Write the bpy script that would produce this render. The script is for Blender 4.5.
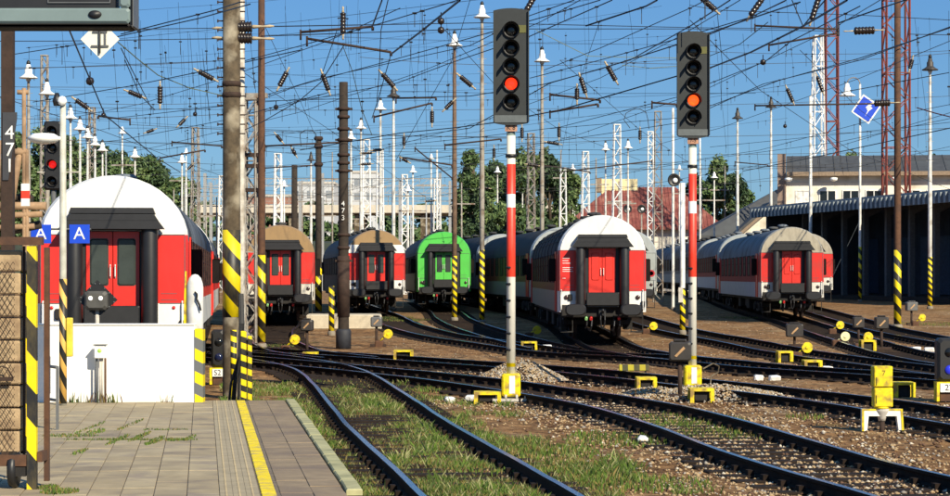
import bpy, math, random
import numpy as np
from mathutils import Vector, Matrix
for o in list(bpy.data.objects): bpy.data.objects.remove(o)
SC = bpy.context.scene
COL = SC.collection
rnd = random.Random(7)
PI = math.pi
# ------------------------------------------------------------------ camera, world, sun, exposure
F, CX, HY, CZ = 2165.0, 475.0, 277.0, 2.28        # focal length, axis and horizon in photo pixels, eye height in metres
cam = bpy.data.cameras.new('camera'); cam.sensor_width = 36; cam.lens = F/950*36
cam.shift_y = (HY-248)/950; cam.clip_start = .1; cam.clip_end = 6000
co = bpy.data.objects.new('camera', cam); COL.objects.link(co)
co.location = (0, 0, CZ); co.rotation_euler = (PI/2, 0, 0); SC.camera = co
SUN_AZ, SUN_EL = math.radians(32), math.radians(33)  # azimuth right of straight-behind the camera
sv = Vector((math.sin(SUN_AZ)*math.cos(SUN_EL), -math.cos(SUN_AZ)*math.cos(SUN_EL), math.sin(SUN_EL)))
w = bpy.data.worlds.new('World'); SC.world = w; w.use_nodes = True
nt = w.node_tree; bg = nt.nodes['Background']
sky = nt.nodes.new('ShaderNodeTexSky'); sky.sky_type = 'NISHITA'; sky.sun_disc = False
sky.sun_elevation = SUN_EL; sky.sun_rotation = PI - SUN_AZ
sky.air_density = 1.0; sky.dust_density = .3; sky.ozone_density = 3.0
hs = nt.nodes.new('ShaderNodeHueSaturation'); hs.inputs['Saturation'].default_value = 1.4; hs.inputs['Hue'].default_value = .515
tint = nt.nodes.new('ShaderNodeMix'); tint.data_type = 'RGBA'; tint.blend_type = 'MULTIPLY'; tint.inputs[0].default_value = 1; tint.inputs[7].default_value = (.76, .95, 1.20, 1)
nt.links.new(sky.outputs[0], hs.inputs['Color']); nt.links.new(hs.outputs[0], tint.inputs[6]); flat = nt.nodes.new('ShaderNodeMix'); flat.data_type = 'RGBA'; flat.inputs[0].default_value = .55; flat.inputs[7].default_value = (1.85, 4.6, 8.3, 1)
nt.links.new(tint.outputs[2], flat.inputs[6]); nt.links.new(flat.outputs[2], bg.inputs[0]); bg.inputs[1].default_value = .058
sl = bpy.data.lights.new('sun', 'SUN'); sl.energy = 5.0; sl.angle = math.radians(.5); sl.color = (1, .89, .68)
so = bpy.data.objects.new('sun', sl); COL.objects.link(so)
so.rotation_euler = sv.to_track_quat('Z', 'Y').to_euler(); so.location = (30, -30, 40)
SC.view_settings.view_transform = 'Standard'; SC.view_settings.look = 'None'; SC.view_settings.exposure = .5
# ------------------------------------------------------------------ helpers
def gz(y): return .0085*max(0, min(y, 150)-63)      # the yard rises very slightly
def at(px, py, D): return Vector(((px-CX)*D/F, D, CZ-(py-HY)*D/F))
def gnd(px, py):                                      # point of the ground seen at a pixel
    D = F*CZ/(py-HY)
    for _ in range(12): D = F*(CZ-gz(D))/(py-HY)
    return Vector(((px-CX)*D/F, D, gz(D)))
def foot(px, D): return Vector(((px-CX)*D/F, D, gz(D)))
MATS = {}
def M(name, rgb, rough=.6, metal=0., var=.3, scale=6., bump=0., emit=None, dirt=None, dscale=2.5, spec=.5, world=False):
    if name in MATS: return MATS[name]
    m = bpy.data.materials.new(name); m.use_nodes = True; MATS[name] = m
    n = m.node_tree; b = n.nodes['Principled BSDF']; L = n.links.new
    b.inputs['Roughness'].default_value = rough; b.inputs['Metallic'].default_value = metal
    b.inputs['Specular IOR Level'].default_value = spec
    src = n.nodes.new('ShaderNodeNewGeometry').outputs['Position'] if world else n.nodes.new('ShaderNodeTexCoord').outputs['Object']
    no = n.nodes.new('ShaderNodeTexNoise'); no.inputs['Scale'].default_value = scale; no.inputs['Detail'].default_value = 6
    no.inputs['Roughness'].default_value = .65; L(src, no.inputs['Vector'])
    mx = n.nodes.new('ShaderNodeMix'); mx.data_type = 'RGBA'
    mr = n.nodes.new('ShaderNodeMapRange'); mr.inputs[1].default_value = .3; mr.inputs[2].default_value = .7
    L(no.outputs['Fac'], mr.inputs[0]); L(mr.outputs[0], mx.inputs[0])
    mx.inputs[6].default_value = (*[c*(1-var) for c in rgb], 1); mx.inputs[7].default_value = (*[min(1, c*(1+var*.6)) for c in rgb], 1)
    out = mx.outputs[2]
    if dirt:
        d = n.nodes.new('ShaderNodeTexNoise'); d.inputs['Scale'].default_value = dscale; d.inputs['Detail'].default_value = 8
        L(src, d.inputs['Vector'])
        r2 = n.nodes.new('ShaderNodeMapRange'); r2.inputs[1].default_value = .48; r2.inputs[2].default_value = .68
        L(d.outputs['Fac'], r2.inputs[0])
        m2 = n.nodes.new('ShaderNodeMix'); m2.data_type = 'RGBA'; L(r2.outputs[0], m2.inputs[0]); L(out, m2.inputs[6])
        m2.inputs[7].default_value = (*dirt, 1); out = m2.outputs[2]
    L(out, b.inputs['Base Color'])
    if bump:
        bp = n.nodes.new('ShaderNodeBump'); bp.inputs['Strength'].default_value = bump; bp.inputs['Distance'].default_value = .02
        L(no.outputs['Fac'], bp.inputs['Height']); L(bp.outputs[0], b.inputs['Normal'])
    if emit: b.inputs['Emission Color'].default_value = (*emit[:3], 1); b.inputs['Emission Strength'].default_value = emit[3]
    return m
def bands(name, stops, rough=.35, var=.12, dirt=(.16, .12, .09), slant=0., period=None, axis='Z', amt=.5, spec=.5):
    """paint in bands along the object's own z: stops = [(z, rgb) ...], each colour from that z upward; with period, a repeating two-colour stripe"""
    m = bpy.data.materials.new(name); m.use_nodes = True
    n = m.node_tree; b = n.nodes['Principled BSDF']; L = n.links.new; b.inputs['Roughness'].default_value = rough; b.inputs['Specular IOR Level'].default_value = spec
    tc = n.nodes.new('ShaderNodeTexCoord'); sx = n.nodes.new('ShaderNodeSeparateXYZ'); L(tc.outputs['Object'], sx.inputs[0])
    def math_(op, a, bb):
        k = n.nodes.new('ShaderNodeMath'); k.operation = op
        for i, v in enumerate((a, bb)):
            if isinstance(v, (int, float)): k.inputs[i].default_value = v
            else: L(v, k.inputs[i])
        return k.outputs[0]
    z = sx.outputs['Z']
    if slant: z = math_('ADD', z, math_('MULTIPLY', sx.outputs['X'], slant))
    if period:
        z = math_('FRACT', math_('DIVIDE', z, period), 0)
    out = None
    for i, (h, c) in enumerate(stops):
        if out is None:
            k = n.nodes.new('ShaderNodeRGB'); k.outputs[0].default_value = (*c, 1); out = k.outputs[0]; continue
        mx = n.nodes.new('ShaderNodeMix'); mx.data_type = 'RGBA'; L(math_('GREATER_THAN', z, h), mx.inputs[0])
        L(out, mx.inputs[6]); mx.inputs[7].default_value = (*c, 1); out = mx.outputs[2]
    no = n.nodes.new('ShaderNodeTexNoise'); no.inputs['Scale'].default_value = 4.5; no.inputs['Detail'].default_value = 9; no.inputs['Roughness'].default_value = .7
    mp = n.nodes.new('ShaderNodeMapping'); mp.inputs['Scale'].default_value = (1, 1, .35); L(tc.outputs['Object'], mp.inputs[0]); L(mp.outputs[0], no.inputs['Vector'])
    mr = n.nodes.new('ShaderNodeMapRange'); mr.inputs[1].default_value = .44; mr.inputs[2].default_value = .78; mr.inputs[4].default_value = amt
    L(no.outputs['Fac'], mr.inputs[0])
    m2 = n.nodes.new('ShaderNodeMix'); m2.data_type = 'RGBA'; L(mr.outputs[0], m2.inputs[0]); L(out, m2.inputs[6]); m2.inputs[7].default_value = (*dirt, 1)
    L(m2.outputs[2], b.inputs['Base Color']); return m

YEL, BLK, WHT, RED = (.80, .62, .0), (.012, .012, .013), (.80, .80, .78), (.75, .035, .012)
haz = bands('hazard_paint', [(0, BLK), (.5, YEL)], .5, period=.62, slant=1.15, dirt=(.2, .15, .05), amt=.6)
haz2 = bands('hazard_paint_fine', [(0, BLK), (.5, YEL)], .5, period=.34, slant=.9, dirt=(.2, .15, .05), amt=.6)
haz3 = bands('hazard_paint_small', [(0, BLK), (.5, YEL)], .5, period=.2, slant=.35, dirt=(.2, .15, .05), amt=.4)
hazg = bands('hazard_paint_grey', [(0, (.12, .13, .14)), (.5, YEL)], .5, period=.36, slant=.5, dirt=(.2, .15, .05), amt=.3)
m_white = M('white_paint', (.78, .78, .76), .45, var=.06, dirt=(.5, .48, .44))
m_wall = M('whitewash', (.84, .84, .81), .85, var=.05, scale=2, bump=.15, dirt=(.74, .72, .67), dscale=1.3, world=True)
m_yel = M('yellow_paint', (.78, .60, .0), .55, var=.2, scale=9, dirt=(.26, .17, .04), dscale=7, bump=.2)
m_black = M('black_metal', (.012, .012, .013), .5, var=.3)
m_rub = M('black_rubber', (.014, .014, .016), .45, var=.25)
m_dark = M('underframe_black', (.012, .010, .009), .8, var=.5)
m_rust = M('rusty_steel', (.10, .045, .022), .85, var=.4, scale=9, bump=.3, dirt=(.06, .03, .02))
m_rust2 = M('dark_rust', (.038, .020, .013), .85, var=.4, scale=9, bump=.3)
m_redlat = M('red_lattice_paint', (.20, .045, .032), .7, var=.3)
m_wlat = M('white_lattice_paint', (.78, .78, .76), .5, var=.1)
m_glat = M('grey_lattice_paint', (.30, .28, .25), .6, var=.4, dirt=(.15, .09, .05))
m_conc = M('weathered_concrete', (.085, .062, .036), .9, var=.5, scale=6, bump=.4, dirt=(.30, .26, .19), dscale=2.3)
m_lconc = M('light_concrete', (.50, .47, .42), .9, var=.25, scale=8, bump=.3)
m_wood = M('old_timber', (.032, .022, .015), .9, var=.45, scale=7, bump=.4)
m_pole = M('pole_white', (.66, .66, .63), .55, var=.12, dirt=(.35, .32, .28))
m_wire = M('wire', (.016, .017, .02), .5, metal=.2, var=.2)
m_cop = M('copper_green_wire', (.12, .15, .08), .6, var=.2)
m_ins = M('insulator_brown', (.02, .014, .012), .25, var=.3)
m_tan = M('tan_fitting', (.42, .34, .22), .6, var=.3)
m_glass = M('dark_glass', (.012, .014, .016), .06, var=.2)
m_paneg = M('door_glass', (.045, .055, .05), .15, var=.3, scale=1.5)
m_cglass = M('coach_glass', (.014, .012, .012), .5, var=.4, scale=2, spec=.06)
m_cframe = M('coach_window_frame', (.05, .03, .028), .8, spec=.08)
m_frame = M('window_frame_metal', (.10, .10, .105), .4, var=.2)
m_gry = M('grey_steel', (.10, .105, .11), .5, var=.2)
m_sign = M('signal_plate', (.014, .018, .020), .6, var=.25, scale=14)
m_lampw = M('white_enamel', (.85, .86, .84), .35, var=.04)
m_lampd = M('dark_enamel', (.05, .042, .035), .5, var=.3)
m_railtop = M('polished_rail_head', (.32, .36, .42), .22, metal=1., var=.15, scale=20)
m_rail = M('rail_side_rust', (.018, .011, .008), .9, var=.5, scale=10, spec=.2)
m_slp = M('oily_sleeper', (.020, .013, .009), .9, var=.5, scale=6, bump=.5, spec=.2, world=True)
m_blue = M('sign_blue', (.01, .06, .55), .4, var=.05)

class MB:
    """collects boxes, tubes, prisms and lathes; build() links them as one mesh object"""
    def __init__(s): s.v = []; s.f = []; s.mi = []; s.sm = []
    def add(s, vs, fs, mi=0, smooth=False):
        k = len(s.v); s.v += [tuple(v) for v in vs]
        for f in fs: s.f.append(tuple(i+k for i in f)); s.mi.append(mi); s.sm.append(smooth)
        return s
    def box(s, x0, x1, y0, y1, z0, z1, mi=0, mat=None):
        vs = [(x, y, z) for z in (z0, z1) for y in (y0, y1) for x in (x0, x1)]
        if mat is not None: vs = [mat @ Vector(v) for v in vs]
        return s.add(vs, [(0, 2, 3, 1), (4, 5, 7, 6), (0, 1, 5, 4), (2, 6, 7, 3), (0, 4, 6, 2), (1, 3, 7, 5)], mi)
    def cbox(s, c, d, mi=0): return s.box(c[0]-d[0]/2, c[0]+d[0]/2, c[1]-d[1]/2, c[1]+d[1]/2, c[2]-d[2]/2, c[2]+d[2]/2, mi)
    def bev(s, x0, x1, y0, y1, z0, z1, b, mi=0):
        """box with its eight upright and horizontal front edges chamfered"""
        pr = [(x0+b, z0), (x1-b, z0), (x1, z0+b), (x1, z1-b), (x1-b, z1), (x0+b, z1), (x0, z1-b), (x0, z0+b)]
        inn = [(x0+2*b, z0+b), (x1-2*b, z0+b), (x1-b, z0+2*b), (x1-b, z1-2*b), (x1-2*b, z1-b), (x0+2*b, z1-b), (x0+b, z1-2*b), (x0+b, z0+2*b)]
        vs = [(x, y0, z) for x, z in inn]+[(x, y0+b, z) for x, z in pr]+[(x, y1, z) for x, z in pr]
        fs = [tuple(range(8)), tuple(reversed(range(16, 24)))]
        for r in (0, 8):
            for i in range(8): j = (i+1) % 8; fs.append((r+i, r+8+i, r+8+j, r+j))
        return s.add(vs, fs, mi)
    def tube(s, a, b, r, r2=None, n=8, mi=0, cap=True):
        a = Vector(a); b = Vector(b); r2 = r if r2 is None else r2
        d = (b-a)
        if d.length < 1e-6: return s
        q = d.to_track_quat('Z', 'Y'); vs = []
        for p, rr in ((a, r), (b, r2)):
            for i in range(n):
                t = 2*PI*(i+.5)/n; vs.append(p+q @ Vector((math.cos(t)*rr, math.sin(t)*rr, 0)))
        fs = [(i, (i+1) % n, n+(i+1) % n, n+i) for i in range(n)]
        s.add(vs, fs, mi, n > 5)
        if cap: s.add([], []); k = len(s.v)-2*n; s.f += [tuple(k+i for i in reversed(range(n))), tuple(k+n+i for i in range(n))]; s.mi += [mi]*2; s.sm += [False]*2
        return s
    def path(s, pts, r, n=4, mi=0):
        for a, b in zip(pts[:-1], pts[1:]): s.tube(a, b, r, n=n, mi=mi, cap=False)
        return s
    def lathe(s, prof, n=14, mi=0, M4=None, smooth=True):
        """prof = [(r, z) ...] about the z axis, then moved by M4"""
        vs = []; fs = []
        for r, z in prof:
            for i in range(n):
                t = 2*PI*i/n; p = Vector((r*math.cos(t), r*math.sin(t), z)); vs.append(M4 @ p if M4 is not None else p)
        for j in range(len(prof)-1):
            for i in range(n): k = (i+1) % n; fs.append((j*n+i, j*n+k, (j+1)*n+k, (j+1)*n+i))
        fs.append(tuple(reversed(range(n)))); fs.append(tuple((len(prof)-1)*n+i for i in range(n)))
        return s.add(vs, fs, mi, smooth)
    def prism(s, poly, y0, y1, mi=0):
        """polygon in x,z pushed along y"""
        n = len(poly); vs = [(x, y0, z) for x, z in poly]+[(x, y1, z) for x, z in poly]
        fs = [tuple(range(n)), tuple(reversed(range(n, 2*n)))]+[(i, n+i, n+(i+1) % n, (i+1) % n) for i in range(n)]
        return s.add(vs, fs, mi)
    def mesh(s, name, mats):
        me = bpy.data.meshes.new(name); me.from_pydata(s.v, [], s.f)
        for m in (mats if isinstance(mats, (list, tuple)) else [mats]): me.materials.append(m)
        me.polygons.foreach_set('material_index', s.mi); me.polygons.foreach_set('use_smooth', s.sm)
        me.update(); return me
    def build(s, name, mats, parent=None, loc=None, rz=0): return put(name, s.mesh(name, mats), parent, loc, rz)
def put(name, me, parent=None, loc=None, rz=0):
    o = bpy.data.objects.new(name, me); COL.objects.link(o)
    if parent is not None: o.parent = parent
    if loc is not None: o.location = loc
    if rz: o.rotation_euler = (0, 0, rz)
    return o
def tag(o, label=None, cat=None, group=None, kind=None):
    if label: o['label'] = label
    if cat: o['category'] = cat
    if group: o['group'] = group
    if kind: o['kind'] = kind
    return o
def thing(name, label, cat, loc=(0, 0, 0), rz=0, group=None):
    o = bpy.data.objects.new(name, None); COL.objects.link(o); o.location = loc; o.rotation_euler = (0, 0, rz)
    o.empty_display_size = .2
    return tag(o, label, cat, group)
def dup(root, loc, rz=None, label=None, group=None, scale=None):
    def cp(o, par):
        c = o.copy(); COL.objects.link(c)
        if par is not None: c.parent = par
        for ch in o.children: cp(ch, c)
        return c
    c = cp(root, None); c.location = loc
    if rz is not None: c.rotation_euler = (0, 0, rz)
    if scale: c.scale = (scale,)*3
    if label: c['label'] = label
    if group: c['group'] = group
    return c
def text(name, s, size, mat, parent, loc, rot=(PI/2, 0, 0), depth=.002):
    cu = bpy.data.curves.new(name, 'FONT'); cu.body = s; cu.size = size; cu.extrude = depth; cu.align_x = 'CENTER'; cu.align_y = 'CENTER'
    o = bpy.data.objects.new(name, cu); me = bpy.data.meshes.new_from_object(o); bpy.data.objects.remove(o); me.materials.clear(); me.materials.append(mat)
    o = put(name, me, parent, loc); o.rotation_euler = rot
    return o
def smooth_path(P, step=1.0):
    P = [Vector(p) for p in P]; out = []
    Q = [P[0]*2-P[1]]+P+[P[-1]*2-P[-2]]
    for i in range(1, len(Q)-2):
        a, b, c, d = Q[i-1:i+3]; n = max(2, int((c-b).length/step))
        for k in range(n):
            t = k/n; out.append(.5*((2*b)+(c-a)*t+(2*a-5*b+4*c-d)*t*t+(3*b-a-3*c+d)*t**3))
    out.append(P[-1]); return out
# ------------------------------------------------------------------ ground
def ground_material():
    m = bpy.data.materials.new('yard_soil'); m.use_nodes = True; n = m.node_tree; L = n.links.new; b = n.nodes['Principled BSDF']
    b.inputs['Roughness'].default_value = .95; b.inputs['Specular IOR Level'].default_value = .15
    tc = n.nodes.new('ShaderNodeTexCoord')
    def noise(sc, det=6, r=.6, st=None):
        k = n.nodes.new('ShaderNodeTexNoise'); k.inputs['Scale'].default_value = sc; k.inputs['Detail'].default_value = det; k.inputs['Roughness'].default_value = r
        if st:
            mp = n.nodes.new('ShaderNodeMapping'); mp.inputs['Scale'].default_value = st; L(tc.outputs['Object'], mp.inputs[0]); L(mp.outputs[0], k.inputs[0])
        else: L(tc.outputs['Object'], k.inputs['Vector'])
        return k.outputs['Fac']
    def ramp(x, lo, hi):
        k = n.nodes.new('ShaderNodeMapRange'); k.inputs[1].default_value = lo; k.inputs[2].default_value = hi; L(x, k.inputs[0]); return k.outputs[0]
    def mix(f, a, c):
        k = n.nodes.new('ShaderNodeMix'); k.data_type = 'RGBA'; L(f, k.inputs[0])
        for i, v in ((6, a), (7, c)):
            if isinstance(v, tuple): k.inputs[i].default_value = (*v, 1)
            else: L(v, k.inputs[i])
        return k.outputs[2]
    c = mix(ramp(noise(1.3, 8, .7), .35, .65), (.12, .060, .025), (.34, .20, .092))
    c = mix(ramp(noise(.35, 6, .7), .52, .66), c, (.38, .26, .14))
    c = mix(ramp(noise(.8, 8, .75), .56, .68), c, (.07, .036, .018))
    vo = n.nodes.new('ShaderNodeTexVoronoi'); vo.inputs['Scale'].default_value = 16; L(tc.outputs['Object'], vo.inputs['Vector'])
    sp = n.nodes.new('ShaderNodeSeparateColor'); L(vo.outputs['Color'], sp.inputs[0])
    gr = mix(sp.outputs[0], (.12, .075, .042), (.42, .32, .20))
    c = mix(ramp(noise(.55, 6, .7), .52, .66), c, gr)
    c = mix(ramp(noise(.42, 8, .75), .58, .72), c, (.10, .098, .028))
    v2 = n.nodes.new('ShaderNodeTexVoronoi'); v2.inputs['Scale'].default_value = 9; L(tc.outputs['Object'], v2.inputs['Vector'])
    s2 = n.nodes.new('ShaderNodeSeparateColor'); L(v2.outputs['Color'], s2.inputs[0])
    mul = n.nodes.new('ShaderNodeMix'); mul.data_type = 'RGBA'; mul.blend_type = 'MULTIPLY'; mul.inputs[0].default_value = .75; L(c, mul.inputs[6])
    L(mix(ramp(s2.outputs[1], .1, .95), (.45, .40, .36), (1.5, 1.42, 1.3)), mul.inputs[7]); c = mul.outputs[2]
    L(c, b.inputs['Base Color'])
    bp = n.nodes.new('ShaderNodeBump'); bp.inputs['Strength'].default_value = 1.0; bp.inputs['Distance'].default_value = .05
    L(noise(9, 8, .75), bp.inputs['Height']); L(bp.outputs[0], b.inputs['Normal']); return m
m_ground = ground_material()
from mathutils import noise as mnoise
def bumpz(x, y): return .045*(mnoise.noise((x*.6, y*.6, 0)))+.02*mnoise.noise((x*2.1, y*2.1, 3))
def make_ground():
    ys = list(np.arange(4, 64, .45))+list(np.arange(64, 152, 2.))+[160, 190, 240, 320, 450, 700, 1200, 2500, 5000]
    xs = [-4000, -1000, -300, -120, -60, -30]+list(np.arange(-16, 20.1, .45))+[24, 30, 40, 60, 120, 300, 1000, 4000]
    v = []; f = []
    for y in ys:
        for x in xs:
            near = 1 if (y < 64 and -16 <= x <= 20) else .0
            v.append((x, y, gz(y)+(bumpz(x, y)-.02)*near))
    nx = len(xs)
    for j in range(len(ys)-1):
        for i in range(nx-1): f.append((j*nx+i, j*nx+i+1, (j+1)*nx+i+1, (j+1)*nx+i))
    mb = MB(); mb.v = v; mb.f = f; mb.mi = [0]*len(f); mb.sm = [True]*len(f)
    tag(mb.build('ground', m_ground), kind='structure')
make_ground()
# ------------------------------------------------------------------ railway tracks
RAIL = [(-.036, .16), (.036, .16), (.036, .125), (.010, .11), (.010, .035), (.07, .02), (.07, .0), (-.07, .0), (-.07, .02), (-.010, .035), (-.010, .11), (-.036, .125)]
slp_mesh = MB().bev(-1.22, 1.22, -.13, .13, -.10, .016, .012).mesh('sleeper', m_slp)
m_bed = M('stained_ballast', (.058, .032, .017), .95, var=.6, scale=9, bump=.9, dirt=(.035, .02, .012), dscale=.8, spec=.1, world=True)
def make_track(label, pts, single=True, sl_until=300, bed=(0, 400)):
    path = smooth_path([(x, y, 0) for x, y in pts], 1.0)
    o0 = path[0].copy(); o0.z = 0
    t = thing('railway_track', label, 'railway track', o0)
    tan = []
    for i in range(len(path)):
        d = path[min(i+1, len(path)-1)]-path[max(i-1, 0)]; tan.append(d.normalized())
    for side in (-1, 1):
        mb = MB(); n = len(RAIL)
        for i, p in enumerate(path):
            nrm = Vector((tan[i].y, -tan[i].x, 0)); wob = .012*mnoise.noise((p.x*.5, p.y*.35, side*5.))
            c = p-o0+nrm*(side*.7535+wob)
            mb.v += [(c.x+nrm.x*a, c.y+nrm.y*a, gz(p.y)+z+wob*.8) for a, z in RAIL]
            if i:
                k = len(mb.v)-2*n
                for j in range(n):
                    l = (j+1) % n; mb.f.append((k+j, k+l, k+n+l, k+n+j)); mb.mi.append(1 if j == 0 else 0); mb.sm.append(False)
        mb.build('rail', [m_rail, m_railtop], t)
    bm_ = MB(); n = 7
    if bed:
        first = True
        for i, p in enumerate(path):
            if not bed[0] <= p.y <= bed[1]: continue
            nrm = Vector((tan[i].y, -tan[i].x, 0)); wv = 1.5+.45*mnoise.noise((p.x*.8, p.y*.8, 1.))
            for k in range(n):
                q_ = p+nrm*wv*(k/3-1); z_ = (bumpz(q_.x, q_.y) if q_.y < 64 else 0)-.02; bm_.v.append((q_.x-o0.x, q_.y-o0.y, gz(q_.y)+z_+(.014 if 0 < k < 6 else -.03)))
            if not first:
                b0 = len(bm_.v)-2*n
                for k in range(n-1): bm_.f.append((b0+k, b0+k+1, b0+n+k+1, b0+n+k)); bm_.mi.append(0); bm_.sm.append(True)
            first = False
        if bm_.f: bm_.build('ballast_bed', m_bed, t)
    # sleepers every 0.62 m
    acc = 0; cnt = 0; rest = MB(); fast = MB()
    for i in range(len(path)-1):
        seg = (path[i+1]-path[i]).length
        while acc < seg:
            p = path[i]+(path[i+1]-path[i])*(acc/seg); ang = math.atan2(tan[i].y, tan[i].x)-PI/2
            loc = p-o0; loc.z = gz(p.y)+.004*mnoise.noise((p.x, p.y, 9.))
            if single and cnt < sl_until: put('sleeper', slp_mesh, t, loc, ang+rnd.uniform(-.02, .02))
            else: rest.box(-1.2, 1.2, -.13, .13, -.1, .015, mat=Matrix.Translation(loc) @ Matrix.Rotation(ang, 4, 'Z'))
            R = Matrix.Translation(loc) @ Matrix.Rotation(ang, 4, 'Z')
            if p.y < 75:
                for sx in (-1, 1):
                    for dx in (-.11, .11): fast.box(sx*.7535+dx-.035, sx*.7535+dx+.035, -.06, .06, .017, .075, mat=R)
            cnt += 1; acc += .62
        acc -= seg
    if rest.v: tag(rest.build('sleeper', m_slp, t), kind='stuff')
    if fast.v: tag(fast.build('rail_fastening', m_rail, t), kind='stuff')
    return t
make_track('overgrown railway track full of grass running along the platform edge',
    [(1.4, 12), (.85, 16), (.25, 21), (-.26, 25), (-1.06, 31), (-2.1, 40), (-2.57, 44), (-3.2, 48.8), (-4.0, 52.8), (-4.95, 56), (-6.1, 59), (-8.5, 64), (-12, 72)], bed=(49, 90))
make_track('railway track in the lower right corner curving in front of the two red signals',
    [(5.9, 12), (5.2, 17), (4.47, 22), (3.9, 25.5), (3.28, 31.3), (2.76, 35.1), (2.05, 38.1), (1.25, 40.8), (.15, 44), (-1.25, 47.4), (-3.3, 51.5), (-5.9, 56.5), (-9, 62), (-13, 69)], bed=(39, 90))
make_track('railway track passing just behind the yellow box and the gravel heaps',
    [(9.6, 18), (8.6, 25), (8.0, 29), (7.3, 33), (6.9, 35.5), (6.2, 38.6), (5.2, 41.5), (3.2, 47.2), (1.95, 50), (.3, 53), (-1.7, 56.5), (-4.2, 60.5), (-8, 66), (-13, 73)])
make_track('railway track sweeping left to the tan topped red coach in the middle',
    [(16.5, 31), (13.3, 38), (10.36, 44.4), (9.0, 47.8), (7.16, 51.3), (5.1, 57.8), (3.0, 60.8), (2.1, 63.4), (.55, 69.2), (-1.2, 76), (-3, 88), (-4.5, 104), (-7.5, 131)])
make_track('short railway track leading under the large white arched coach', [(6.2, 54.5), (5.2, 58), (4.6, 62), (4.15, 68), (3.85, 95), (1.6, 121), (-1.4, 146)], False)
make_track('railway track leading to the plain grey coach behind the white arched coach',
    [(14, 33), (12, 40), (10.9, 46), (10.3, 51.5), (9.5, 58), (9.0, 64), (8.4, 72), (7.6, 82), (7.2, 103), (7.2, 130)], False)
make_track('railway track leading to the nearer coach by the station canopy',
    [(17.5, 30), (14, 38), (12.6, 46), (12.0, 55), (12.3, 66), (13.0, 80), (13.9, 95), (15.0, 121), (16.6, 148), (17.4, 175), (17.4, 205)], False)
make_track('outermost railway track leading to the coach under the station canopy', [(20, 40), (17, 54), (15.6, 66), (15.5, 80), (16.5, 95), (18.1, 118), (19.6, 145)], False)
make_track('railway track leading to the leftmost tan roofed coach', [(-3.3, 57.5), (-5.0, 62), (-6.5, 70), (-7.5, 80), (-8, 89), (-10.3, 116)], False)
make_track('railway track leading to the bright green coach', [(2.4, 64.5), (1.6, 70), (.2, 82), (-.9, 96), (-1.6, 112), (-3.2, 139)], False)
make_track('railway track under the large red coach behind the white wall', [(-6.6, 39.2), (-6.84, 41), (-9.6, 67), (-12.5, 93)], False)
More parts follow.
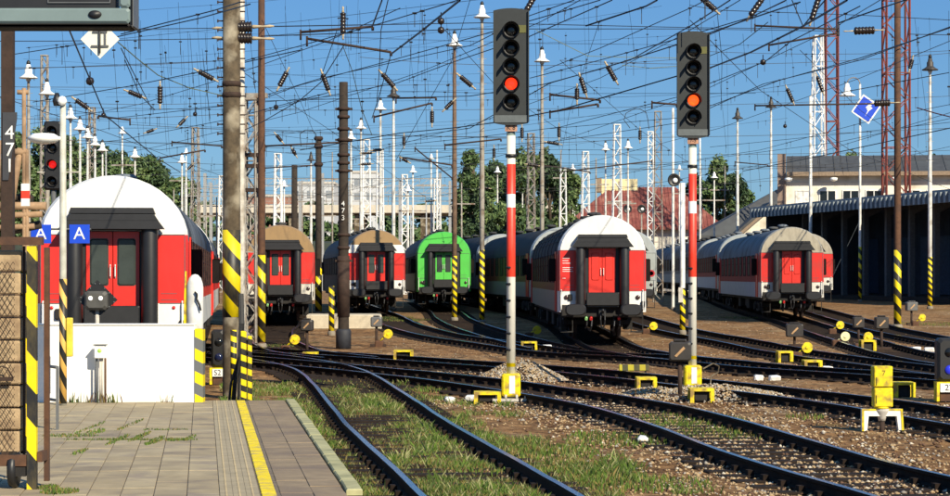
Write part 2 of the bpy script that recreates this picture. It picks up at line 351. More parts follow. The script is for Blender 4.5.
# ------------------------------------------------------------------ platform
PH = .30; TH = .1249
PO = Vector((-3.06, 34.85, 0)); PU = Vector((-math.cos(TH), -math.sin(TH), 0)); PV = Vector((math.sin(TH), -math.cos(TH), 0))
def make_platform():
    t = thing('platform', None, None, PO); t['kind'] = 'structure'
    t.rotation_euler = (0, 0, TH)          # local +x to the right of the track edge is negative u
    core = MB(); core.box(-11, -.02, -25, -.02, -.3, PH-.011); core.build('platform_core', M('platform_core', (.17, .135, .10), .9, var=.4, scale=10, world=True), t)
    m_pav = M('paver_grey', (.355, .285, .175), .9, var=.25, scale=3, bump=.4, dirt=(.22, .175, .12), dscale=.9, world=True)
    m_pav2 = M('paver_brown', (.25, .185, .115), .9, var=.25, scale=4, bump=.3, dirt=(.17, .125, .09), dscale=1.1, world=True)
    m_pavl = M('paver_yellow_line', (.80, .60, .0), .7, var=.12, scale=9, dirt=(.42, .33, .10), dscale=7, world=True)
    m_tac = M('paver_tactile', (.34, .28, .18), .9, var=.2, scale=5, world=True)
    m_kerb = M('kerb_stone', (.40, .38, .20), .9, var=.25, scale=5, bump=.3, dirt=(.20, .2, .10), world=True)
    def slab(w, l, b=.006):
        mb = MB(); mb.add([(-w/2, -l/2, -.06), (w/2, -l/2, -.06), (w/2, l/2, -.06), (-w/2, l/2, -.06),
            (-w/2, -l/2, -b), (w/2, -l/2, -b), (w/2, l/2, -b), (-w/2, l/2, -b), (-w/2+b, -l/2+b, 0), (w/2-b, -l/2+b, 0), (w/2-b, l/2-b, 0), (-w/2+b, l/2-b, 0)],
            [(0, 1, 5, 4), (1, 2, 6, 5), (2, 3, 7, 6), (3, 0, 4, 7), (4, 5, 9, 8), (5, 6, 10, 9), (6, 7, 11, 10), (7, 4, 8, 11), (8, 9, 10, 11)])
        return mb
    big = [slab(.291, .596, .004).mesh('paver', m) for m in (m_pav, M('paver_grey_b', (.34, .27, .165), .9, var=.2, scale=5, bump=.3, dirt=(.2, .16, .115), world=True), M('paver_grey_c', (.375, .305, .19), .9, var=.2, scale=3, bump=.3, dirt=(.25, .2, .15), world=True))]
    edge = slab(.294, .596, .004).mesh('paver', m_pav2); ylw = slab(.135, .49).mesh('paver', m_pavl)
    tacm = slab(.1185, .448, .002)
    for i in range(8):
        tacm.lathe([(.014, 0), (.009, .004)], 6, M4=Matrix.Translation((0, -.19+.055*i, 0)))
    tac = tacm.mesh('paver', m_tac); kerb = slab(.15, .98, .012).mesh('kerb_stone', m_kerb)
    cand = []; U0 = .70
    rows = int(17/.6)
    for k in range(rows):
        for c in range(17):
            cand.append((-(U0+.455+.15+.3*c), -.3-.6*k+(.3 if c % 2 else 0)*0, 0))
    cand.sort(key=lambda q: -q[1])
    vis = [q for q in cand if q[0] > -5.2]
    near = vis[:300] if len(vis) > 300 else vis
    # the 300 that show largest: nearest to the camera but in view (y up to -15.6 is in the frame)
    near = sorted([q for q in vis if q[1] > -15.9], key=lambda q: q[1])[:300]; nset = set(near)
    rest = MB()
    for q in cand:
        dz = .006*mnoise.noise((q[0]*2, q[1]*2, 1.)); 
        if q in nset: put('paver', big[rnd.randrange(3)], t, (q[0], q[1], PH+dz))
        else:
            s = slab(.291, .596, .004); rest.add([(v[0]+q[0], v[1]+q[1], v[2]+PH+dz) for v in s.v], s.f)
    tag(rest.build('paver', m_pav, t), kind='stuff')
    for k in range(34): put('paver', ylw, t, (-U0-.01, -.27-.5*k, PH+.002+.003*mnoise.noise((k*.7, 0, 2.))))
    for k in range(28):
        for c in range(2): put('paver', edge, t, (-.155-.0-.3*c-.0, -.3-.6*k, PH-.004+.006*mnoise.noise((c*2., k*.9, 4.))))
    for k in range(38):
        for c in range(3): put('paver', tac, t, (-U0-.155-.12*c, -.25-.45*k, PH+.001))
    # kerb stones stand proud along the track edge
    for k in range(15): put('kerb_stone', kerb, t, (.085, -.5-1.0*k, PH+.02+.012*mnoise.noise((k*1.3, 0, 5.)), ), rnd.uniform(-.008, .008))
    ks = MB(); ks.box(.0, .15, -25, -.01, -.3, PH-.045); ks.build('edge_wall', M('edge_wall_concrete', (.16, .14, .10), .9, var=.4, bump=.4), t)
    return t
plat = make_platform()
def pl(px, py, dz=0):                                # a point on the platform
    D = F*(CZ-PH)/(py-HY); return Vector(((px-CX)*D/F, D, PH+dz))
# ------------------------------------------------------------------ buildings behind the yard
m_cream = M('cream_render', (.80, .76, .66), .9, var=.12, scale=1.2, dirt=(.45, .38, .28), dscale=.5)
m_lcream = M('pale_render', (.70, .65, .56), .9, var=.1, scale=1.2)
m_slate = M('dark_roof_sheet', (.060, .062, .066), .75, var=.35, scale=1.5, dirt=(.07, .075, .078), dscale=.4)
m_tile = M('red_roof_tile', (.19, .048, .038), .85, var=.35, scale=2, dirt=(.30, .12, .09), dscale=.9)
m_can = M('canopy_sheet', (.20, .24, .27), .5, var=.25, scale=2)
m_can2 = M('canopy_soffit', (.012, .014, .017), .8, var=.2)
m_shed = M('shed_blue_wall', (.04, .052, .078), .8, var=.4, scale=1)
m_fasc = M('fascia_wood', (.26, .19, .13), .8, var=.3)
def win(parent, x0, x1, z0, z1, y, mpane=m_glass, mfr=m_white, dep=.12, mull=1):
    fr = MB(); b = .09
    fr.box(x0-b, x1+b, y-.05, y+.03, z0-b, z0); fr.box(x0-b, x1+b, y-.05, y+.03, z1, z1+b)
    fr.box(x0-b, x0, y-.05, y+.03, z0, z1); fr.box(x1, x1+b, y-.05, y+.03, z0, z1)
    for k in range(mull):
        xm = x0+(x1-x0)*(k+1)/(mull+1); fr.box(xm-.04, xm+.04, y-.04, y+.02, z0, z1)
    f = fr.build('window', mfr, parent)
    MB().box(x0, x1, y-.012, y+.02, z0, z1).build('pane', mpane, f)
    MB().box(x0-.18, x1+.18, y-.14, y-.051, z0-.2, z0-b).build('sill', m_lconc, f)
# long cream station building
cb = thing('station_building', 'long cream station building with dark sheet roof above the canopy', 'building', (27.3, 190, .7), -.14)
L_ = 48
MB().box(0, L_, 0, 11, 0, 10.6).build('wall', m_cream, cb)
MB().box(-.75, -.02, -.15, 11, 0, 12.4).build('gable_wall', M('brown_render', (.26, .19, .15), .9, var=.2), cb)
rf = MB(); rf.prism([(0, 10.65), (0, 11.2), (0, 11.2)], 0, .1)
rf = MB()
rf.add([(.05, -.9, 10.65), (L_, -.9, 10.65), (L_, 5.5, 12.5), (.05, 5.5, 12.5), (.05, 11.9, 10.65), (L_, 11.9, 10.65), (.05, -.9, 10.45), (L_, -.9, 10.45), (.05, 11.9, 10.45), (L_, 11.9, 10.45)],
       [(0, 1, 2, 3), (3, 2, 5, 4), (6, 7, 1, 0), (8, 4, 5, 9), (6, 8, 9, 7), (0, 3, 4, 8, 6), (1, 7, 9, 5, 2)])
r = rf.build('roof', m_slate, cb)
sm = MB()
for k in range(40): x = .6+k*1.2; sm.tube((x, -.88, 10.68), (x, 5.5, 12.53), .03, n=4)
sm.build('roof_seam', m_slate, r)
MB().box(.05, L_, -.98, -.905, 10.4, 10.75).build('gutter', m_fasc, cb)
for i, x in enumerate((.9, 2.95, 4.95, 6.95, 10.2, 12.2, 14.2, 17, 19, 21, 24, 26, 28)):
    win(cb, x, x+1.3, 7.75, 9.1, -.01, m_white if i == 0 else m_glass)
MB().box(.0, L_, -.06, -.0, 9.75, 9.95).build('string_course', m_lcream, cb)
for x in (.2, 4.1, 9.3, 15.5): MB().lathe([(.12, -.3), (.3, -.2), (.34, 0), (.1, .05)], 10, M4=Matrix.Translation((x, -1.2, 10.2))).build('wall_lamp', m_lampw, cb)
# red roofed house
rh = thing('station_house', 'low white walled house with a large red tiled hipped roof and pale roof box', 'building', (9.9, 236, .7))
MB().box(.6, 16.2, .6, 11, 0, 7.1).build('wall', m_lcream, rh)
e = 7.0; ro = MB()
ro.add([(-.4, -.4, e), (17.4, -.4, e), (17.4, 12, e), (-.4, 12, e), (5.2, 5.5, 11.6), (12.5, 5.5, 11.6), (-.4, -.4, e-.25), (17.4, -.4, e-.25), (17.4, 12, e-.25), (-.4, 12, e-.25)],
       [(0, 1, 5, 4), (1, 2, 5), (2, 3, 4, 5), (3, 0, 4), (6, 7, 1, 0), (7, 8, 2, 1), (8, 9, 3, 2), (9, 6, 0, 3), (9, 8, 7, 6)])
r = ro.build('roof', m_tile, rh)
tl = MB()
for k in range(44):
    x = .3+k*.39; top = min(1, min((x+.4)/5.6, (17.4-x)/4.9)); 
    tl.tube((x, -.38, e+.03), (x, -.4+5.9*top, e+4.6*top+.02), .05, n=4, cap=False)
tl.build('tile_ridge', m_tile, r)
MB().box(4.2, 8.2, 5.0, 6.2, 10.7, 12.5).build('roof_box', M('roof_box_cream', (.72, .62, .36), .9, var=.1), r)
MB().box(3.6, 4.18, 4.6, 6.2, 11.0, 12.6).build('chimney', m_fasc, r)
for x in (2.6, 6.2, 12.2, 14.4): win(rh, x, x+1.2, 4.2, 5.7, .585)
# grey gabled shed between them
sh = thing('gabled_shed', 'shed with broad sloping dark grey roof and small tan gable by the red roofed house', 'building', (22.6, 215, .7))
MB().box(.6, 16, .6, 10, 0, 6.0).build('wall', m_cream, sh)
sr = MB(); sr.add([(-.4, -.4, 5.7), (17, -.4, 5.7), (17, 11, 5.7), (-.4, 11, 5.7), (8.3, 5.3, 10.6), (17, 5.3, 10.6), (-.4, -.4, 5.45), (17, -.4, 5.45), (17, 11, 5.45), (-.4, 11, 5.45)],
    [(0, 1, 5, 4), (2, 3, 4, 5), (3, 0, 4), (1, 2, 5), (6, 7, 1, 0), (7, 8, 2, 1), (8, 9, 3, 2), (9, 6, 0, 3), (9, 8, 7, 6)]); sr.build('roof', m_slate, sh)
MB().prism([(2.6, 5.2), (8.2, 5.2), (8.2, 8.0), (6.4, 8.6)], -2.4, 2.4).build('gable', m_cream, sh)
MB().prism([(2.2, 5.3), (6.4, 8.95), (8.6, 7.9), (8.6, 7.6), (6.4, 8.62), (2.2, 5.0)], -2.9, 3).build('gable_roof', m_slate, sh)
MB().prism([(2.15, 4.95), (6.4, 8.6), (8.7, 7.55), (8.7, 7.25), (6.4, 8.2), (2.15, 4.6)], -3.0, -2.905).build('verge_board', m_fasc, sh)
# station canopy
ca = thing('station_canopy', 'long dark station canopy with ribbed grey blue fascia on the right', 'canopy')
A, B = Vector((30.0, 122, 0)), Vector((20.9, 164, 0))
ax = (B-A).normalized(); nx_ = Vector((ax.y, -ax.x, 0))       # nx_ points away from the tracks
ca.location = A; ca.rotation_euler = (0, 0, math.atan2(ax.y, ax.x)); LEN = (B-A).length; g0 = .55
# local: x along the canopy, y<0 away from the tracks
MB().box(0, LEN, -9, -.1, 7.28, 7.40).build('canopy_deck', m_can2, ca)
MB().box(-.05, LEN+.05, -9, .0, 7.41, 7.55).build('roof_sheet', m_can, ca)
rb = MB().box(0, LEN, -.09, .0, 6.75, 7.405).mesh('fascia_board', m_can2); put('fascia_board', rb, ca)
ribm = MB().box(-.16, .16, .004, .22, 6.75, 7.40).mesh('fascia_rib', m_can)
for k in range(int(LEN/.75)): put('fascia_rib', ribm, ca, (.4+.75*k, 0, 0))
cm = MB(); cm.box(-.17, .17, -.17, .17, 0, 7.27); cm.add([(-.1, -3, 7.2), (.1, -3, 7.2), (-.1, 0, 5.8), (.1, 0, 5.8), (-.1, -.17, 7.2), (.1, -.17, 7.2)], [(0, 1, 3, 2), (0, 2, 4), (1, 5, 3)])
colm = cm.mesh('canopy_column', M('column_grey', (.10, .105, .115), .7))
for k in range(11): put('canopy_column', colm, ca, (1+k*LEN/11, -3.2, g0))
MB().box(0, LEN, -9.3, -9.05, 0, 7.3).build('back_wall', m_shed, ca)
MB().box(LEN-.3, LEN-.02, -9.04, -1.2, 0, 7.27).build('end_wall', m_shed, ca)  # added dark wall closing the end, keeps the space under the canopy dark
pm = MB().box(-1.0, 1.0, -9.04, -8.95, .5, 4.6).mesh('back_door', M('shed_door', (.05, .085, .15), .6, var=.4))
for k in range(13): put('back_door', pm, ca, (1.8+k*LEN/13.2, 0, g0))
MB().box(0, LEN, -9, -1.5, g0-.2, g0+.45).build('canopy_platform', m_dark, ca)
# road viaduct across the back
vi = thing('road_viaduct', 'long pale road viaduct crossing behind the yard', 'bridge', (0, 262, 1.75))
MB().box(-75, 10, 0, 9, 8.2, 9.2).build('deck', m_lconc, vi)
MB().box(-75, 10, -.25, -.02, 8.3, 9.25).build('edge_beam', M('edge_beam_concrete', (.56, .51, .42), .9, var=.15, scale=2), vi)
pr = MB()
rl = MB()
for k in range(57): rl.tube((-75+k*1.5, -.1, 9.2), (-75+k*1.5, -.1, 10.35), .05, n=4)
for z in (9.7, 10.3): rl.tube((-75, -.1, z), (10, -.1, z), .05, n=4)
rl.build('railing', m_glat, vi)
pier = MB().box(-.6, .6, .6, 8, -1.2, 8.19).mesh('pier', m_conc)
for k in range(11): put('pier', pier, vi, (-70+k*8, 0, 0))
# far wall and embankment under the viaduct, town blocks far away
em = MB()
em.add([(-140, 300, .7), (60, 300, .7), (60, 312, 7.2), (-140, 312, 7.2), (60, 340, 8), (-140, 340, 8)], [(0, 1, 2, 3), (3, 2, 4, 5)])
tag(em.build('embankment', M('embankment_scrub', (.035, .045, .03), .95, var=.5, scale=.6, bump=.6)), kind='structure')
def block(label, px0, px1, pyt, D, m, nwx, nwz):  # distance haze is put into the pale, low contrast block colours
    x0, x1 = (px0-CX)*D/F, (px1-CX)*D/F; zt = CZ-(pyt-HY)*D/F
    t = thing('apartment_block', label, 'building', ((x0+x1)/2, D, .7)); wd = x1-x0; zt -= .7
    MB().box(-wd/2, wd/2, 0, 14, 0, zt).build('wall', m, t)
    MB().box(-wd/2-.2, wd/2+.2, -.2, 14.2, zt+.01, zt+.5).build('parapet', m_lconc, t)
    wm = MB().box(-.6, .6, -.06, -.005, -.7, .7).mesh('window', M('hazy_window', (.22, .25, .28), .5))
    for i in range(nwx):
        for j in range(nwz): put('window', wm, t, (-wd/2+wd*(i+.5)/nwx, 0, zt-2-3.*j))
block('far pale apartment block seen between the masts left of centre', 296, 334, 184, 420, M('hazy_wall', (.50, .52, .54), .9, var=.1), 4, 3)
block('far narrow white tower block just right of the dark mast', 351, 376, 173, 460, MATS['hazy_wall'], 2, 4)
block('far low brick red building beyond the viaduct', 238, 292, 197, 400, M('brick_render', (.30, .15, .11), .9, var=.15, scale=1), 7, 1)
# ------------------------------------------------------------------ railway coaches
TAN = (.31, .20, .095); SHELLN = 18
def arch_pts(z0=2.78, a=1.41, h=1.27, zb=.95, n=SHELLN):
    p = [(-a, zb)]
    for i in range(n+1):
        t = PI-PI*i/n; c, s = math.cos(t), math.sin(t)
        p.append((a*math.copysign(abs(c)**1.04, c), z0+h*abs(s)**.98))
    p.append((a, zb)); return p
ARCH = arch_pts()
def memo(f):
    d = {}
    def g(*k):
        if k not in d: d[k] = f(*k)
        return d[k]
    return g
@memo
def end_mesh(m):
    mb = MB(); n = len(ARCH)
    r0 = [(x*.955, 0, z if z < 1 else 2.78+(z-2.78)*.965 if z > 2.78 else z) for x, z in ARCH]
    r1 = [(x, .14, z) for x, z in ARCH]; r2 = [(x, .42, z) for x, z in ARCH]
    mb.add(r0+r1+r2, [tuple(range(n))]+[(k*n+i, (k+1)*n+i, (k+1)*n+i+1, k*n+i+1) for k in (0, 1) for i in range(n-1)])
    return mb.mesh('end_wall', m)
@memo
def side_mesh(m):
    mb = MB()
    for s in (-1, 1):
        mb.box(min(s*1.41, s*1.33), max(s*1.41, s*1.33), .421, 25.9, .95, 2.80)
    mb.box(-1.32, 1.32, 25.7, 25.9, .95, 2.8)
    return mb.mesh('side_wall', m)
@memo
def roof_mesh(m, ribs):
    pts = [p for p in ARCH if p[1] >= 2.77]; n = len(pts); mb = MB()
    mb.add([(x*.999, .421, z) for x, z in pts]+[(x*.999, 25.9, z) for x, z in pts], [tuple(reversed(range(n, 2*n)))]+[(i, n+i, n+i+1, i+1) for i in range(n-1)], smooth=True)
    if ribs:
        for k in range(2, n-2):
            x, z = pts[k]; mb.tube((x, .43, z), (x, 25.8, z), .022, n=4)
        for y in range(2, 26, 3): 
            for a, b in zip(pts[:-1], pts[1:]): mb.tube((a[0]*1.002, y, a[1]+.004), (b[0]*1.002, y, b[1]+.004), .018, n=4, cap=False)
    for y in (4, 8.5, 13, 17.5, 22): mb.lathe([(.16, -.05), (.16, .10), (.26, .12), (.2, .2), (.02, .22)], 10, M4=Matrix.Translation((.0, y, 4.04)))
    return mb.mesh('roof', m)
@memo
def win_mesh():
    b = .05; mb = MB(); w, h = .66, .42
    mb.box(-.025, .0, -w-b, w+b, -h-b, -h); mb.box(-.025, 0, -w-b, w+b, h, h+b); mb.box(-.025, 0, -w-b, -w, -h, h); mb.box(-.025, 0, w, w+b, -h, h)
    mb.box(-.022, 0, -w, w, .10, .135); return mb.mesh('window', m_cframe)
@memo
def pane_mesh(): return MB().box(-.010, .002, -.66, .66, -.42, .42).mesh('pane', m_cglass)
@memo
def sdoor_mesh(m):
    mb = MB(); mb.box(-.014, .0, -.40, .40, -1.0, .86); mb.box(-.03, 0, -.46, -.405, -1.02, .9); mb.box(-.03, 0, .405, .46, -1.02, .9); mb.box(-.03, 0, -.4, .4, .865, .91)
    return mb.mesh('door', m)
@memo
def dpane_mesh(): return MB().bev(-.24, .24, -.022, -.004, -.05, .68, .03).mesh('pane', m_cglass)
def coach_paint(key, low, mid, top, dirty=.4, rough=.35, z1=1.62, z2=2.92, extra=None):
    st = [(0, low), (z1, mid), (z2, top)]
    if extra: st.append(extra)
    return bands('coach_paint_'+key, st, rough, amt=dirty, dirt=(.10, .08, .06), spec=.08 if key.endswith('side') else .4)
def buffer_mesh():
    mb = MB(); R = Matrix.Rotation(PI/2, 4, 'X')
    mb.lathe([(.10, 0), (.10, .40), (.15, .46)], 14, M4=R)
    ring = []
    for k in range(20):
        a = 2*PI*k/20; ring.append((.335*math.copysign(abs(math.cos(a))**.55, math.cos(a)), .185*math.copysign(abs(math.sin(a))**.7, math.sin(a))))
    vs = []
    for f, y in ((.75, -.45), (1, -.50), (1, -.56), (.85, -.60)): vs += [(x*f, y, z*f) for x, z in ring]
    mb.add(vs, [tuple(reversed(range(20))), tuple(range(60, 80))]+[(r*20+i, (r+1)*20+i, (r+1)*20+(i+1) % 20, r*20+(i+1) % 20) for r in range(3) for i in range(20)])
    return mb.mesh('buffer', m_rub)
BUF = buffer_mesh()
WHEEL = MB().lathe([(.46, -.06), (.47, -.03), (.44, .0), (.43, .07), (.28, .06), (.15, .05), (.12, .09), (.02, .09)], 20, M4=Matrix.Rotation(PI/2, 4, 'Y')).mesh('wheel', m_rust2)
def bogie_frame():
    mb = MB()
    for s in (-1, 1):
        mb.prism([(-1.7, .45), (-1.5, .75), (-.7, .78), (-.35, .55), (.35, .55), (.7, .78), (1.5, .75), (1.7, .45), (1.3, .5), (.5, .35), (-.5, .35), (-1.3, .5)], 0, .12)
    mb.v = []; mb.f = []; mb.mi = []; mb.sm = []
    for s in (-1, 1):
        x = s*1.0
        mb.box(min(x, x+s*.12), max(x, x+s*.12), -1.8, 1.8, .52, .72); mb.box(min(x, x+s*.18), max(x, x+s*.18), -1.45, -1.05, .34, .66); mb.box(min(x, x+s*.18), max(x, x+s*.18), 1.05, 1.45, .34, .66)
        for y in (-.75, -.45, .45, .75): mb.tube((x+s*.1, y, .4), (x+s*.1, y, .75), .09, n=8)
        mb.box(min(x, x+s*.15), max(x, x+s*.15), -.45, .45, .30, .42)
    mb.box(-1.1, 1.1, -.25, .25, .45, .7); mb.box(-1.05, 1.05, -1.85, -1.7, .5, .65); mb.box(-1.05, 1.05, 1.7, 1.85, .5, .65)
    return mb.mesh('bogie', m_dark)
BOGIE = bogie_frame()
def under_mesh():
    mb = MB(); mb.box(-1.25, 1.25, .1, 25.8, .82, .949)
    mb.bev(-1.3, 1.3, -.06, .098, .78, 1.18, .03)                                  # buffer beam
    for y0, y1, x0, x1, z in ((8, 9.6, -1.2, -.5, .35), (10.2, 12, .4, 1.2, .3), (13, 14.4, -1.2, -.3, .38), (15, 17, .5, 1.2, .4), (9.8, 11.5, -1.1, -.4, .45)): mb.bev(x0, x1, y0, y1, z, .82, .03)
    for x in (-.2, .2): mb.tube((x, 7, .5), (x, 18, .5), .1)
    return mb.mesh('underframe', m_dark)
UNDER = under_mesh()
def coupling_meshes():
    hk = MB(); hk.box(-.11, .11, -.18, -.06, .84, 1.06); hk.tube((0, -.17, .96), (0, -.42, .94), .045); hk.tube((0, -.41, .94), (0, -.46, 1.05), .035)
    lk = MB(); lk.path([(-.06, -.3, .94), (-.07, -.34, .7), (-.05, -.3, .52), (0, -.28, .45), (.05, -.3, .52), (.07, -.34, .7), (.06, -.3, .94)], .025, 6)
    h1 = MB(); h1.path([(0, -.08, .82), (.02, -.26, .7), (0, -.30, .5), (-.04, -.2, .36), (-.09, -.1, .42)], .03, 6)
    h2 = MB(); h2.path([(0, -.08, .84), (.03, -.22, .7), (.02, -.22, .52), (-.02, -.14, .44)], .026, 6)
    return hk.mesh('coupling_hook', m_rub), lk.mesh('coupling_link', m_rub), h1.mesh('brake_hose', m_rub), h2.mesh('heating_hose', m_rub)
COUP = coupling_meshes()
TAPS = {c: MB().tube((0, 0, 0), (0, -.1, -.05), .05, n=8).mesh('hose_tap', M('tap_'+c, rgb, .5)) for c, rgb in (('red', (.5, .02, .02)), ('green', (.25, .5, .2)))}
def gang_meshes():
    tube = MB()
    tube.lathe([(.145, 1.10), (.155, 1.2), (.155, 3.12), (.14, 3.2)], 16, M4=Matrix.Translation((0, -.24, 0)))
    tube.box(-.1, .1, -.24, -.005, 1.15, 3.15)
    can = MB(); can.prism([(-.86, 3.18), (.86, 3.18), (.78, 3.30), (-.78, 3.30)], -.42, -.004); can.prism([(-.80, 3.315), (.80, 3.315), (.76, 3.42), (-.76, 3.42)], -.36, -.004)
    can.prism([(-.98, 3.02), (.98, 3.02), (.86, 3.175), (-.86, 3.175)], -.46, -.1)
    inn = MB(); inn.box(-.70, -.66, -.2, -.004, 1.2, 3.02); inn.box(.66, .70, -.2, -.004, 1.2, 3.02); inn.box(-.7, .7, -.2, -.004, 3.0, 3.05)
    plate = MB(); plate.bev(-.52, .52, -.40, -.34, 1.16, 1.58, .02); plate.box(-.5, .5, -.33, -.004, 1.12, 1.2)
    return tube.mesh('gangway_tube', m_rub), can.mesh('gangway_hood', m_rub), inn.mesh('gangway_frame', m_black), plate.mesh('gangway_plate', m_black)
TUBE, HOOD, GFR, GPL = gang_meshes()
GBK = MB().box(-.655, .655, -.007, -.001, 1.21, 2.99).mesh('gangway_backing', m_black)  # black sheet added to stand for the shadow beside the end doors
LAMPM = {c: MB().lathe([(.07, 0), (.075, .025), (.06, .04), (.02, .045)], 14, M4=Matrix.Rotation(PI/2, 4, 'X')).mesh('tail_lamp', M('tail_lamp_'+c, rgb, .2)) for c, rgb in (('dark', (.05, .03, .03)), ('red', (.55, .02, .02)))}
STEP = MB().box(-.2, .2, -.02, .16, .30, .34).box(-.2, -.17, 0, .03, .34, .94).box(.17, .2, 0, .03, .34, .94).mesh('step', m_dark)
HAND = MB().path([(0, -.03, 0), (0, -.09, .04), (0, -.09, .62), (0, -.03, .66)], .016, 6).mesh('handrail', m_white)
def coach(label, x, D, slope, end_m, side_m, roof_m, door_rgb, group=None, ribs=False, lampc='dark', front=True, plate=None, name='passenger_coach'):
    t = thing(name, label, 'railway coach', (x, D, gz(D)+.16), math.atan(-slope), group)
    put('end_wall', end_mesh(end_m), t); put('side_wall', side_mesh(side_m), t); put('roof', roof_mesh(roof_m, ribs), t)
    put('underframe', UNDER, t)
    for y in (4.2, 21.9):
        b = put('bogie', BOGIE, t, (0, y, 0))
        for yy in (-1.25, 1.25):
            for s in (-1, 1): put('wheel', WHEEL, b, (s*.72, yy, .46), PI if s < 0 else 0)
    for s in (-1, 1):
        for k in range(9):
            y = 3.2+k*2.4; wo = put('window', win_mesh(), t, (s*1.411, y, 2.36), 0 if s < 0 else PI)
            put('pane', pane_mesh(), wo)
        for y in (1.25, 24.8):
            d = put('door', sdoor_mesh(door_rgb if side_m.name[12:] in ('red_side', 'dark_side', 'pale_side') else side_m), t, (s*1.411, y, 1.98), 0 if s < 0 else PI)
            put('pane', dpane_mesh(), d)
    if not front: return t
    DW = .50 if lampc == 'red' else .43
    put('gangway_backing', GBK, t)
    tag(put('end_trim', TRIM, t), kind='stuff'); put('socket_box', SOCK, t, (-1.02, 0, 1.42)); put('socket_box', SOCK, t, (1.30, 0, 1.2))
    for s in (-1, 1):
        put('buffer', BUF, t, (s*.875, -.05, 1.03)); put('gangway_tube', TUBE, t, (s*.70, 0, 0))
        tl_ = put('tail_lamp', LAMPM[lampc], t, (s*1.14, -.002, 1.42 if lampc == 'dark' else 1.54)); tl_.scale = (1, 1, 1) if lampc == 'dark' else (.45, .6, .45); put('handrail', HAND, t, (s*1.30, .02, 1.0)); put('step', STEP, t, (s*1.12, .1, 0))
    put('coupling_hook', COUP[0], t); put('coupling_link', COUP[1], t)
    for x_ in (-.36, .36): put('brake_hose', COUP[2], t, (x_, 0, 0)); put('heating_hose', COUP[3], t, (x_*1.45, 0, 0))
    put('gangway_hood', HOOD, t); put('gangway_frame', GFR, t); put('gangway_plate', GPL, t)
    put('hose_tap', TAPS['green'], t, (-.52, -.2, .78)); put('hose_tap', TAPS['red'], t, (-.37, -.24, .78)); put('hose_tap', TAPS['red'], t, (.52, -.2, .78))
    for s in (-1, 1):
        d = MB().bev(min(.005*s, DW*s), max(.005*s, DW*s), -.035, -.008, 1.22, 2.98, .008).build('gangway_door', door_rgb, t)
        MB().bev(min(.08*s, (DW-.07)*s), max(.08*s, (DW-.07)*s), -.055, -.036, 1.95, 2.85, .03).build('pane', m_paneg if door_rgb.name != 'door_red_b' else door_rgb, d)
        MB().path([(s*.045, -.036, 2.1), (s*.045, -.075, 2.13), (s*.045, -.075, 2.32), (s*.045, -.036, 2.35)], .012, 6).build('handle', m_white, d)
    return t
tr_ = MB()
for s in (-1, 1):
    for z in (1.62, 2.92): tr_.box(min(s*.87, s*1.345), max(s*.87, s*1.345), -.007, -.001, z-.008, z+.008)
    tr_.box(min(s*1.338, s*1.352), max(s*1.338, s*1.352), -.006, -.001, 1.0, 2.9)
    tr_.box(min(s*.90, s*1.2), max(s*.90, s*1.2), -.006, -.001, 1.68, 1.69).box(min(s*.90, s*1.2), max(s*.90, s*1.2), -.006, -.001, 1.80, 1.81)
TRIM = tr_.mesh('end_trim', m_frame)
SOCK = MB().bev(-.06, .06, -.07, -.001, -.1, .1, .015).mesh('socket_box', m_dark)
GRY = (.36, .36, .35); cR = (.62, .028, .022); W = (.76, .75, .72)
door_red = M('door_red', (.62, .028, .018), .35, var=.12); door_red_b = M('door_red_b', (.62, .03, .018), .4, var=.12); door_green = M('door_green', (.09, .50, .07), .4, var=.12)
e_A = coach_paint('white_arch', W, cR, W, .16); e_B = coach_paint('white_arch_b', W, cR, W, .24)
e_T = coach_paint('tan_arch', (.60, .57, .5), cR, TAN, .45); e_C = coach_paint('tan_top', W, cR, W, .25, extra=(3.32, TAN)); e_E = coach_paint('dusty_arch', (.7, .68, .62), cR, (.40, .36, .28), .6)
e_G = coach_paint('green_end', (.085, .50, .075), (.085, .50, .075), (.085, .50, .075), .28); e_X = coach_paint('grey_end', (.34, .37, .36), (.34, .37, .36), (.36, .39, .39), .3)
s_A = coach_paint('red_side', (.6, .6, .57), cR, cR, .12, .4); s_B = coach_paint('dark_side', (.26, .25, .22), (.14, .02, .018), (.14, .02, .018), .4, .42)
s_E = coach_paint('pale_side', (.50, .50, .50), (.30, .03, .03), (.30, .03, .03), .3, .6); s_K = coach_paint('sooty_side', (.035, .035, .033), (.05, .022, .02), (.05, .02, .02), .3, .6)  # s_K holds the shade of the left flanks in its dark colours
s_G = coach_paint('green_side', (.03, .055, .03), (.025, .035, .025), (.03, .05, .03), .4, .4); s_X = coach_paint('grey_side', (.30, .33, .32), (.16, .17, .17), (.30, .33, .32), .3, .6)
r_blue = M('roof_blue_grey', (.15, .172, .20), .75, var=.25, scale=.8, dirt=(.065, .062, .06), dscale=.5, spec=.2)
r_dark = M('roof_dark', (.035, .035, .036), .7, var=.35, scale=.9); r_mid = M('roof_mid_grey', (.05, .052, .056), .8, var=.3, scale=1., dirt=(.035, .032, .03), dscale=.5, spec=.15)
r_white = M('roof_white', (.62, .63, .63), .5, var=.08, scale=1, dirt=(.4, .42, .45), dscale=.4)
cA = coach('large red and white coach end behind the white wall on the left', -6.84, 40.9, -.104, e_A, s_A, r_blue, door_red, lampc='red')
coach('coach just behind the red and white one at the left wall, mostly hidden', -9.62, 67.5, -.11, e_A, s_A, r_blue, door_red, lampc='red', front=False)
coach('red coach with a wholly tan arched roof end left of the dark mast', -8.0, 89, -.085, e_T, s_K, r_dark, door_red, lampc='dark')
coach('red coach with tan roof top and white shoulders right of the dark mast', -4.75, 104, -.115, e_C, s_K, r_dark, door_red)
coach('bright green coach in the row of coaches', -1.62, 112, -.06, e_G, s_G, r_dark, door_green)
